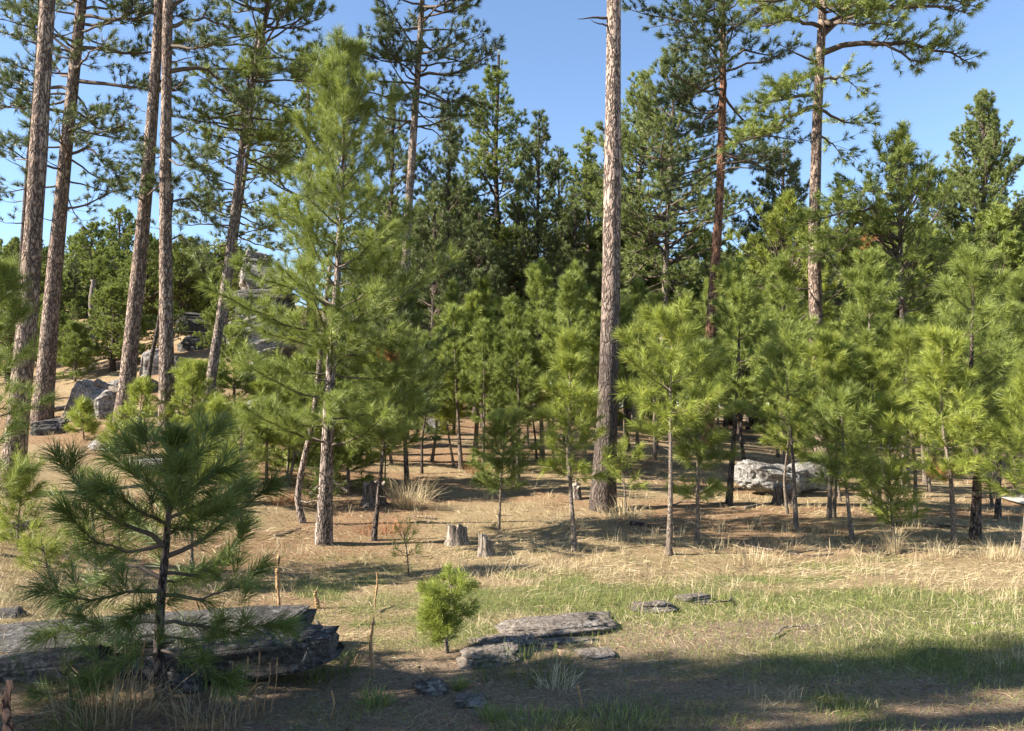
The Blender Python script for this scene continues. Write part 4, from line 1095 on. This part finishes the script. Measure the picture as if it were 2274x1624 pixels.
rock("low rock pile behind the red barked leaning trunk", 245, 345, 838, 880, 22.5, depth=.6, seed=41, mat=M_ROCK, layers=3, rough=.35)
rock("large pale sloping rock left of the big young pine", 500, 640, 690, 800, 27, depth=.8, rot=(0, -.35, .1), seed=42, mat=M_ROCK, sq=.45, layers=5, rough=.2, n=6)
rock("pale upper outcrop tower on the skyline left of the big young pine", 538, 600, 560, 650, 32, depth=.9, rot=(0, .1, .2), seed=43, mat=M_ROCK, sq=.45, layers=5, rough=.28, n=6)
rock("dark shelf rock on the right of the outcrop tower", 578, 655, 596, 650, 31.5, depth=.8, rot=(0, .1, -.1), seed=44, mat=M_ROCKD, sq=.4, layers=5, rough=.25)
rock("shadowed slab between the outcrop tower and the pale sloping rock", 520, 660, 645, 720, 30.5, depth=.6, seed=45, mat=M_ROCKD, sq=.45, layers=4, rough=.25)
rock("pale mottled rock half hidden behind the big young pine's low branches", 535, 640, 880, 960, 18.5, depth=.7, rot=(0, -.3, .2), seed=46, mat=M_ROCKW, layers=4, rough=.25)
rock("pale lichen patch rock left of the big young pine at mid height", 540, 630, 800, 870, 22, depth=.7, rot=(0, -.3, .2), seed=47, mat=M_ROCKW, layers=4, rough=.25)
rock("white leaning boulder in the shaded clearing left of centre", 936, 990, 916, 960, 23.5, depth=.9, rot=(0, -.45, 0), seed=48, mat=M_ROCKW, sq=.45, layers=0, rough=.2)
rock("long lumpy white lichen boulder under the right hand pines", 1638, 1786, 1030, 1086, 14.6, depth=.5, rot=(0, .16, .1), seed=49, mat=M_ROCKW, sq=.72, layers=0, rough=.75, n=6, grow=1.06)
rock("dark right end block of the lumpy boulder", 1745, 1832, 1028, 1086, 14.9, depth=.7, rot=(0, -.1, .1), seed=50, mat=M_ROCKW, sq=.45, layers=0, rough=.3)
rock("little pale stone behind the twin stems right of the tallest bare trunk", 1548, 1578, 998, 1020, 17.5, seed=51, mat=M_ROCKW, layers=0, n=4, name="stone", cat="stone")
rock("half buried grey rock by the sapling stems on the dry left slope", 506, 556, 1076, 1106, 12.0, seed=52, mat=M_ROCKD, layers=3, rough=.3)
rock("flat grey stone beside the fallen grey wood at the left edge", 85, 140, 1160, 1182, 9.6, seed=53, mat=M_ROCK, layers=2, rough=.3, name="stone", cat="stone")
rock("tan stone beside the gravel road at the right edge", 2170, 2215, 1166, 1180, 12.0, seed=54, mat=M_ROCK, layers=2, name="stone", cat="stone")


# ------------------------------------------------------------------ stumps, logs, stalks
def stump(label, x0, x1, y0, y1, d, seed, slant=0.1, mat=None):
    b = W((x0 + x1) / 2, y1, d)
    b[2] = hz(b[0], b[1]) - 0.04
    m = d / FPX * K0
    r, h = (x1 - x0) * m / 2, W(0, y0, d)[2] - b[2]
    rng = np.random.default_rng(seed)
    S, K = 40, 12
    a = np.arange(S) * 2 * np.pi / S
    V, F = [], []
    rag = rng.normal(0, 0.13, S)
    rag = (rag + np.roll(rag, 1) + np.roll(rag, 2)) / 2
    lob = 1 + 0.08 * np.sin(3 * a + seed) + 0.06 * np.sin(7 * a + 2 * seed) + rng.normal(0, .02, S)
    for k in range(K):
        t = k / (K - 1)
        rr = r * lob * (0.84 + 0.42 * (1 - t) ** 3)
        z = t * h * (1 + slant * np.cos(a + seed)) + (t > .5) * rag * h * (t - .5) * 2
        V.append(np.stack([rr * np.cos(a), rr * np.sin(a), z], 1))
    top = V[-1]
    for q in (0.82, 0.5, 0.2):
        c = top.copy(); c[:, :2] *= q; c[:, 2] = top[:, 2] * 0.6 + h * .4 - (1 - q) * 0.05 * h + rng.normal(0, .012 * h, S); V.append(c)
    nk = K + 3
    V = np.concatenate(V)
    ix = np.arange(nk * S).reshape(nk, S)
    q = np.stack([ix[:-1], np.roll(ix, -1, 1)[:-1], np.roll(ix, -1, 1)[1:], ix[1:]], -1)
    V = np.vstack([V, [[0, 0, V[ix[-1], 2].mean()]]])
    tri = np.stack([ix[-1], np.roll(ix[-1], -1), np.full(S, len(V) - 1)], 1)
    at = rng.random(len(V))
    me = mesh_of("tree_stump", V, [(q[:K - 1].reshape(-1, 4), 0), (q[K - 1:].reshape(-1, 4), 1), (tri, 1)], [mat or M_STUMP, M_CUT], smooth=[0], attr=at)
    return link("tree_stump", me, loc=b, label=label, cat="tree stump")


stump("wide dark stump beside the dark stemmed pine in the clearing", 801, 856, 1074, 1112, 12.6, 1, .05)
stump("low grey stump, left one of the two in the open grass", 988, 1040, 1170, 1204, 10.1, 2, .12, M_WOOD)
stump("pale split stump, right and nearer one of the two in the open grass", 1060, 1098, 1196, 1246, 9.3, 3, .25, M_WOOD)
stump("dark stump in front of the lumpy white boulder", 1716, 1768, 1078, 1120, 13.4, 4, .05)
stump("tiny dark stump left of the tallest bare trunk's foot", 1268, 1292, 1076, 1090, 13.6, 5, .1)


def log(label, p, r, mat=None, name="fallen_log", cat="fallen log", S=10, group=None, z=0.0, hug=True, taper=.5):
    P = []
    for q in p:
        w = W(*q[:3])
        if hug:
            w[2] = hz(w[0], w[1]) + r * 0.7 + (q[3] if len(q) > 3 else 0)
        P.append(w)
    P = np.array(P)
    n = 24
    cum = np.concatenate([[0], np.cumsum(np.linalg.norm(np.diff(P, axis=0), axis=1))])
    u = np.linspace(0, cum[-1], n)
    C = np.stack([np.interp(u, cum, P[:, k]) for k in range(3)], 1)
    for _ in range(2):
        C[1:-1] = (C[:-2] + 2 * C[1:-1] + C[2:]) / 4
    o = C[0].copy()
    C = C - o
    Rr = r * (1 - taper * np.linspace(0, 1, n)) * (1 + .08 * np.sin(np.arange(n) * 1.7))
    C2 = np.vstack([C[:1], C, C[-1:]]); Rr = np.concatenate([[r * .05], Rr, [Rr[-1] * .05]])
    C2[0] -= (C[1] - C[0]) * .05; C2[-1] += (C[-1] - C[-2]) * .05
    V, q = tubes(C2[None], Rr[None], S)
    V += (noise3(V + o, 1.2 / max(r, .02) * .3, 4, 2) * r * .5)[:, None]
    return link(name, mesh_of(name, V, [(q, 0)], [mat or M_WOOD], smooth=True), loc=o, label=label, cat=cat, group=group)


log("grey weathered log lying on the dry left slope", [(18, 1202, 8.8), (80, 1176, 9.2)], .055)
log("short pale log beside the longer grey log on the left slope", [(0, 1215, 8.5), (45, 1196, 8.8)], .03)
log("pale log leaning on the tilted boulders", [(215, 850, 19.4), (262, 868, 19.0), (300, 872, 18.8)], .09, hug=False)
log("grey fallen trunk left of the tilted boulders", [(95, 905, 20.5), (160, 880, 21), (185, 878, 21)], .08, z=.1)
log("thin fallen log below the pale boulders at far left", [(80, 915, 19.5), (135, 905, 19.8)], .05)
log("weathered root branch behind the big young pine's foot", [(690, 1060, 12.6, .05), (730, 1052, 12.8, .3), (775, 1058, 12.8, .1)], .045)
log("second weathered branch crossing the root branch", [(700, 1080, 12.2, 0), (745, 1060, 12.5, .22), (770, 1048, 12.7, .3)], .03)
log("thin fallen stick in the dry grass left of the big young pine's foot", [(610, 1192, 10.2), (668, 1168, 10.8)], .015)
log("broken orange wood stake at the bottom left corner", [(22, 1640, 3.75), (14, 1570, 3.8), (20, 1510, 3.82)], .025, hug=False, mat=M_BARKR, name="wood_stake", cat="wood stake")
log("pale stick leaning on the dark slab end", [(672, 1470, 4.6), (685, 1438, 4.62)], .006, hug=False, name="dead_stick", cat="stick")
log("white dead snag with broken top on the left hill", [(203, 735, 36), (204, 680, 36), (206, 622, 36)], .17, hug=False, name="dead_snag", cat="dead tree", taper=.4)
log("shorter pale snag left of the taller white snag", [(140, 808, 31), (140, 770, 31), (141, 738, 31)], .13, hug=False, name="dead_snag", cat="dead tree", taper=.2)
log("thin dark fallen log across the shade at the foot of the right hand stems", [(1990, 1172, 11.2), (2080, 1176, 11.1), (2160, 1170, 11.2)], .03, mat=M_BARKD)
log("dark fallen log by the tallest bare trunk's right side", [(1400, 1168, 11.2), (1470, 1176, 11.0)], .035, mat=M_BARKD)
log("pale fallen branch in front of the white lumpy boulder", [(1655, 1122, 12.8), (1720, 1100, 13.5)], .03)


def stalk(label, x, y0, y1, d, head=0.45, r=0.010, seed=0, mat=None, lean=0.0):
    b = W(x, y0, d); b[2] = hz(b[0], b[1]) - .01
    h = W(x, y1, d)[2] - b[2]
    rng = np.random.default_rng(seed)
    n = 30
    t = np.linspace(0, 1, n)
    C = np.stack([lean * t ** 2 * h + .01 * np.sin(t * 5 + seed), 0 * t, t * h], 1)
    Rr = np.where(t > 1 - head, r * 1.9 * (1 + .25 * rng.normal(size=n)), r) * (1 - .35 * t)
    Rr[-1] = r * .2
    V, q = tubes(C[None], Rr[None], 7)
    V += rng.normal(0, r * .15, V.shape)
    root = link("dead_stalk", mesh_of("dead_stalk", V, [(q, 0)], [mat or M_STALK], smooth=True, attr=rng.random(len(V))), loc=b, label=label, cat="dead plant stalk")


M_STALK = attr_mat("dry_stalk", [(0, (0.16, 0.09, 0.045)), (1, (0.38, 0.24, 0.12))])
stalk("tall brown mullein stalk between the rock slab and the big young pine", 618, 1372, 1232, 6.3, seed=1, r=.012)
stalk("tall thin brown stalk right of the dark slab end", 826, 1528, 1368, 4.95, seed=2, r=.007, head=.7)
stalk("short stalk left of the thin brown stalk", 791, 1500, 1452, 5.2, seed=3, r=.005)
stalk("very thin stalk behind the tall thin brown stalk", 835, 1345, 1270, 6.9, seed=4, r=.006, head=.6)
stalk("short dead stalk on the shaded ground at bottom centre", 737, 1600, 1532, 4.25, seed=5, r=.004)
stalk("dry flower stalk at bottom centre right of the dirt mound", 1288, 1600, 1522, 4.3, seed=6, r=.006, head=.3)
stalk("knobbly short stalk in the sunny grass above the slab end", 703, 1330, 1312, 6.9, seed=7, r=.012, head=.9)
for i, x in enumerate((528, 552, 570, 590, 604)):
    stalk("brown weed stem, number of a row in front of the dark slab end", x, 1588 - 6 * i, 1470 - 12 * (i % 3), 4.35, seed=20 + i, r=.0035, head=.15, lean=.05 * (i - 2))
    list(COL.objects)[-1]["group"] = "weed stems in front of the slab"
    list(COL.objects)[-1]["label"] = "%s of five thin brown weed stems in front of the dark slab end" % ("leftmost", "second from left", "middle one", "second from right", "rightmost")[i]
for i, x in enumerate((252, 277, 285, 312)):
    stalk("%s of four thin tan weed stems left of the foreground sapling's trunk" % ("leftmost", "second", "third", "rightmost")[i], x, 1585, 1400 + 22 * (i % 3), 4.4, seed=30 + i, r=.0035, head=.25, lean=.03 * (i - 1))
    list(COL.objects)[-1]["group"] = "weed stems left of the sapling"


# ------------------------------------------------------------------ grass
def blades(name, x, y, ln, wd, el, az, v, mat, kind="stuff", label=None, z0=None, bend=0.5, cat=None, parent=None, loc=None):
    n = len(x)
    z = H(x, y) if z0 is None else z0
    B = np.stack([x, y, z - 0.004], 1)
    if loc is not None:
        B = B - np.asarray(loc)
    dh = np.stack([np.cos(az), np.sin(az), 0 * az], 1)
    sd = np.stack([-np.sin(az), np.cos(az), 0 * az], 1) * (wd / 2)[:, None]
    # tilt the blade's flat side at random
    tw = GR.uniform(-1, 1, n)[:, None] * (wd / 2)[:, None]
    sd = sd + np.array([[0, 0, 1.0]]) * tw
    up = np.array([[0, 0, 1.0]])
    m = B + (dh * np.cos(el)[:, None] + up * np.sin(el)[:, None]) * (ln * .55)[:, None]
    e2 = el - bend * GR.random(n)
    t = m + (dh * np.cos(e2)[:, None] + up * np.sin(e2)[:, None]) * (ln * .45)[:, None]
    if z0 is None:
        t[:, 2] = np.maximum(t[:, 2], B[:, 2] + 0.006)
    V = np.stack([B - sd, B + sd, m + sd * .8, m - sd * .8, t], 1).reshape(-1, 3)
    b = np.arange(n) * 5
    me = mesh_of(name, V, [(np.stack([b, b + 1, b + 2, b + 3], 1), 0), (np.stack([b + 3, b + 2, b + 4], 1), 0)], [mat], attr=np.repeat(v, 5))
    return link(name, me, kind=kind, label=label, cat=cat, loc=loc)


GR = np.random.default_rng(5)


def screen_pts(n, d0, d1, margin=90):
    """ground points spread evenly over the view"""
    d = 1 / GR.uniform(1 / d1, 1 / d0, n)
    px = GR.uniform(-margin, 1024 + margin, n)
    return (px - CX) / FPX * d, d


M_STRAW = attr_mat("straw", [(0, (0.22, 0.14, 0.07)), (0.35, (0.38, 0.285, 0.16)), (0.75, (0.50, 0.405, 0.24)), (1, (0.60, 0.51, 0.33))], rough=.6, trans=.2)
M_GREEN = attr_mat("green_grass", [(0, (0.08, 0.11, 0.025)), (0.5, (0.17, 0.20, 0.048)), (0.85, (0.30, 0.31, 0.09)), (1, (0.45, 0.42, 0.18))], rough=.55, trans=.3)
M_LITTER = attr_mat("fallen_needles", [(0, (0.12, 0.06, 0.035)), (0.5, (0.26, 0.14, 0.08)), (1, (0.46, 0.30, 0.18))], rough=.7)

# flattened straw
x, y = screen_pts(250000, 3.7, 45)
bm_, lm_, gm_ = bare_mask(x, y), litter_mask(x, y), green_mask(x, y)
cl = fbm(x * 1.7, y * 1.7, 61, 3)
keep = GR.random(len(x)) < np.clip((1 - .68 * bm_) * (1 - .35 * lm_) * (1 - .45 * gm_) * (0.35 + 1.6 * (cl - .3)), .05, 1)
x, y, cl = x[keep], y[keep], cl[keep]
n = len(x)
flow = fbm(x * .5, y * .5, 71, 2) * 9
az = flow + GR.normal(0, .9, n)
blades("dry_grass", x, y, GR.uniform(.05, .20, n) * (0.8 + cl * .6) * np.clip((y - 2.5) / 6, .42, 1), np.maximum(.0015, y * .00040) * GR.uniform(.7, 1.3, n), np.abs(GR.normal(.12, .28, n)), az,
       np.clip(GR.normal(.50, .22, n) + (cl - .5) * .5 - np.clip(6 - y, 0, 2) * .08, 0, 1), M_STRAW, label="flattened pale straw grass over the meadow and clearing")
# standing tufts of straw
cx_, cy_ = screen_pts(5200, 4.2, 20)
k = (GR.random(len(cx_)) < np.clip((fbm(cx_ * .8, cy_ * .8, 81, 3) - .42) * 6, .06, 1)) & (bare_mask(cx_, cy_) < .5)
band = np.exp(-((cy_ - 9.0 - .0 * cx_) / 1.1) ** 2) * (cx_ > -1)
k |= GR.random(len(cx_)) < band * .28
cx_, cy_ = cx_[k], cy_[k]
rep = GR.integers(4, 15, len(cx_))
x = np.repeat(cx_, rep) + GR.normal(0, .035, rep.sum()); y = np.repeat(cy_, rep) + GR.normal(0, .035, rep.sum())
n = len(x)
hg = np.repeat(GR.uniform(.08, .24, len(cx_)) * np.clip(cy_ / 8, .55, 1.1), rep)
blades("standing_straw", x, y, hg * GR.uniform(.5, 1.1, n), np.maximum(.002, y * .00035), GR.uniform(.7, 1.5, n), GR.uniform(0, 6.283, n), np.clip(GR.normal(.62, .2, n), 0, 1), M_STRAW,
       label="standing dry straw stems scattered over the meadow", bend=.7)
# green grass
x, y = screen_pts(330000, 3.7, 14)
keep = GR.random(len(x)) < green_mask(x, y) * (1 - bare_mask(x, y) * .75) * .85 + .045
x, y = x[keep], y[keep]; n = len(x)
blades("green_grass", x, y, GR.uniform(.03, .09, n) * (1 + .7 * (fbm(x * 3, y * 3, 91, 2) - .5)), np.maximum(.002, y * .00038), GR.uniform(.35, 1.4, n), GR.uniform(0, 6.283, n),
       np.clip(GR.normal(.45, .25, n), 0, 1), M_GREEN, label="short green grass patches in the sunny meadow")
# needle litter
x, y = screen_pts(170000, 3.7, 45)
keep = GR.random(len(x)) < np.clip(litter_mask(x, y) * 1.1 + bare_mask(x, y) * .5, .03, 1)
x, y = x[keep], y[keep]; n = len(x)
blades("needle_litter", x, y, GR.uniform(.05, .14, n), np.maximum(.002, y * .0004), GR.uniform(0, .18, n), GR.uniform(0, 6.283, n), GR.random(n), M_LITTER, label="red brown fallen needle litter under the pines")


def tuft(label, xD, yD, d, n, hgt, rad, mat, cat="grass tuft", name="grass_tuft", wd=.003, spread=(.6, 1.5), v=(.6, .2), group=None, bend=.8):
    b = W(xD, yD, d); b[2] = hz(b[0], b[1])
    a = GR.uniform(0, 6.283, n); rr = rad * np.sqrt(GR.random(n)) * .5
    x, y = b[0] + rr * np.cos(a), b[1] + rr * np.sin(a)
    o = blades(name, x, y, hgt * GR.uniform(.4, 1.1, n), np.full(n, max(wd, d * .0004)), GR.uniform(*spread, n), a + GR.normal(0, .5, n), np.clip(GR.normal(*v, n), 0, 1), mat, kind=None, label=label, cat=cat, loc=b, bend=bend)
    if group:
        o["group"] = group
    return o


tuft("tall feathery straw clump right of the dark stump", 905, 1092, 12.6, 320, .62, .5, M_STRAW)
tuft("straw clump on the right of the tallest bare trunk's foot", 1385, 1150, 12.0, 260, .36, .6, M_STRAW)
tuft("straw clump below the small brightest green pine", 1985, 1232, 9.2, 160, .36, .15, M_STRAW, spread=(1.1, 1.55))
tuft("tall dry straw clump at the right picture edge", 2225, 1262, 8.8, 200, .25, .6, M_STRAW)
tuft("dry straw clump midway along the right hand edge of the meadow", 2085, 1240, 9.0, 180, .25, .6, M_STRAW)
tuft("dry straw clump left of centre of the meadow's far edge", 1680, 1262, 8.6, 180, .25, .5, M_STRAW)
tuft("large brown straw clump left of the foreground sapling's foot", 235, 1618, 4.25, 380, .32, .5, M_STRAW, v=(.35, .2))
tuft("brown straw clump right of the foreground sapling's foot", 470, 1610, 4.3, 200, .24, .5, M_STRAW, v=(.3, .2))
tuft("bright green grass clump at bottom centre", 1205, 1622, 4.1, 420, .085, .5, M_GREEN, wd=.004)
tuft("green grass clump right of the bottom centre one", 1370, 1610, 4.15, 340, .08, .45, M_GREEN, wd=.004)
tuft("small green grass clump on the dirt mound's right", 1020, 1532, 4.75, 90, .12, .06, M_GREEN, wd=.004)
tuft("green grass clump left of the dirt mound", 838, 1572, 4.5, 160, .13, .18, M_GREEN, wd=.004)
tuft("green weeds behind the dark slab end's tip", 700, 1505, 5.1, 260, .14, .6, M_GREEN, wd=.005, v=(.2, .2))
tuft("dark grass clump in the shade right of the grey hump", 1180, 1508, 5.05, 420, .16, .7, M_GREEN, v=(.2, .15))
tuft("small green clump at the bottom edge right of the dirt mound", 1095, 1605, 4.25, 150, .10, .15, M_GREEN, wd=.004)
tuft("pale upright straw clump by the grey hump", 1235, 1545, 4.7, 60, .20, .2, M_STRAW, v=(.9, .1))
tuft("green clump on the largest bedrock ledge", 1295, 1392, 6.0, 70, .07, .12, M_GREEN, v=(.6, .2))
tuft("green clump at the bottom left edge beside the sapling", 150, 1622, 4.05, 160, .16, .3, M_GREEN, v=(.25, .15))
tuft("red brown dead needle clump under the sapling stems on the left slope", 622, 1100, 12.2, 160, .22, .5, M_DEAD, v=(.5, .3), cat="dead needles")
tuft("red brown dead needle clump at the foot of the dark stemmed pine", 850, 1172, 10.9, 220, .20, .7, M_DEAD, v=(.6, .3), cat="dead needles")
tuft("red brown dead needle clump at the pale paired stems", 1060, 1040, 16.5, 160, .35, .5, M_DEAD, v=(.5, .3), cat="dead needles")


# sticks, cones and bark flakes on the forest floor
proto = log("thin fallen stick on the needle covered forest floor", [(900, 1150, 11.4), (945, 1140, 11.6), (985, 1146, 11.5)], .012, mat=M_BARKG, name="fallen_branch", cat="fallen branch", group="sticks on the forest floor")
sr = random.Random(9)
for i in range(46):
    px_, d_ = sr.uniform(60, 2200), 1 / sr.uniform(1 / 19, 1 / 5.2)
    p = W(px_, 1200, d_)
    if i % 2 == 0 and d_ < 8.5:
        continue
    o = proto.copy(); COL.objects.link(o)
    o.location = (p[0], p[1], hz(p[0], p[1]) + .012)
    o.rotation_euler = (sr.uniform(-.1, .1), sr.uniform(-.1, .1), sr.uniform(0, 6.28))
    k_ = sr.uniform(.3, 1.3)
    lx, ln_ = min(LAND, key=lambda q: abs(q[0] - px_))
    o["label"] = "%s fallen stick, %s %s, %s" % ("short" if k_ < .65 else "middling" if k_ < 1 else "long", "left of" if px_ < lx else "right of", ln_,
                                                "in the near grass" if d_ < 9 else "among the front stems" if d_ < 12.5 else "on the shaded floor")
    if o["label"] in USED:
        bpy.data.objects.remove(o)
        continue
    USED.add(o["label"])
    o.scale = (k_, k_, sr.uniform(.5, 1.0) * k_)
x, y = screen_pts(26000, 3.7, 40)
keep = GR.random(len(x)) < np.clip(litter_mask(x, y) * .6 + bare_mask(x, y) * .8, .08, 1)
x, y = x[keep], y[keep]; n = len(x)
blades("bark_debris", x, y, GR.uniform(.015, .05, n), np.maximum(.006, y * .0014) * GR.uniform(.6, 1.6, n), GR.uniform(0, .35, n), GR.uniform(0, 6.283, n), GR.random(n),
       attr_mat("bark_flakes", [(0, (0.05, 0.035, 0.028)), (.6, (0.20, 0.13, 0.09)), (1, (0.42, 0.34, 0.27))]), label="dark bark flakes, cones and broken twigs littering the soil")


def sprig(parent_key, xD, yD, d, seed):
    root = TREES[parent_key][0]
    p = W(xD, yD, d) - np.array(root.location)
    g = np.random.default_rng(seed)
    D = g.normal(size=(10, 3)); D[:, 2] = np.abs(D[:, 2]); D /= np.linalg.norm(D, axis=1, keepdims=True)
    V, F, a = needles(g, np.repeat(p[None], 10, 0) + g.normal(0, .06, (10, 3)), D, np.full(10, .12), .14, max(.003, d * .0006), 26)
    o = link("dead_sprig", mesh_of("dead_sprig", V, [(f, 0) for f in F], [M_DEAD], attr=np.clip(a, 0, 1)), root)
    o["label"] = "rusty brown dead needle sprig"


sprig("M12", 1755, 458, 18.9, 1)
sprig("M11", 1930, 545, 16.0, 2)
sprig("Y2", 868, 800, 10.2, 3)
sprig("Y14", 2078, 1050, 9.9, 4)
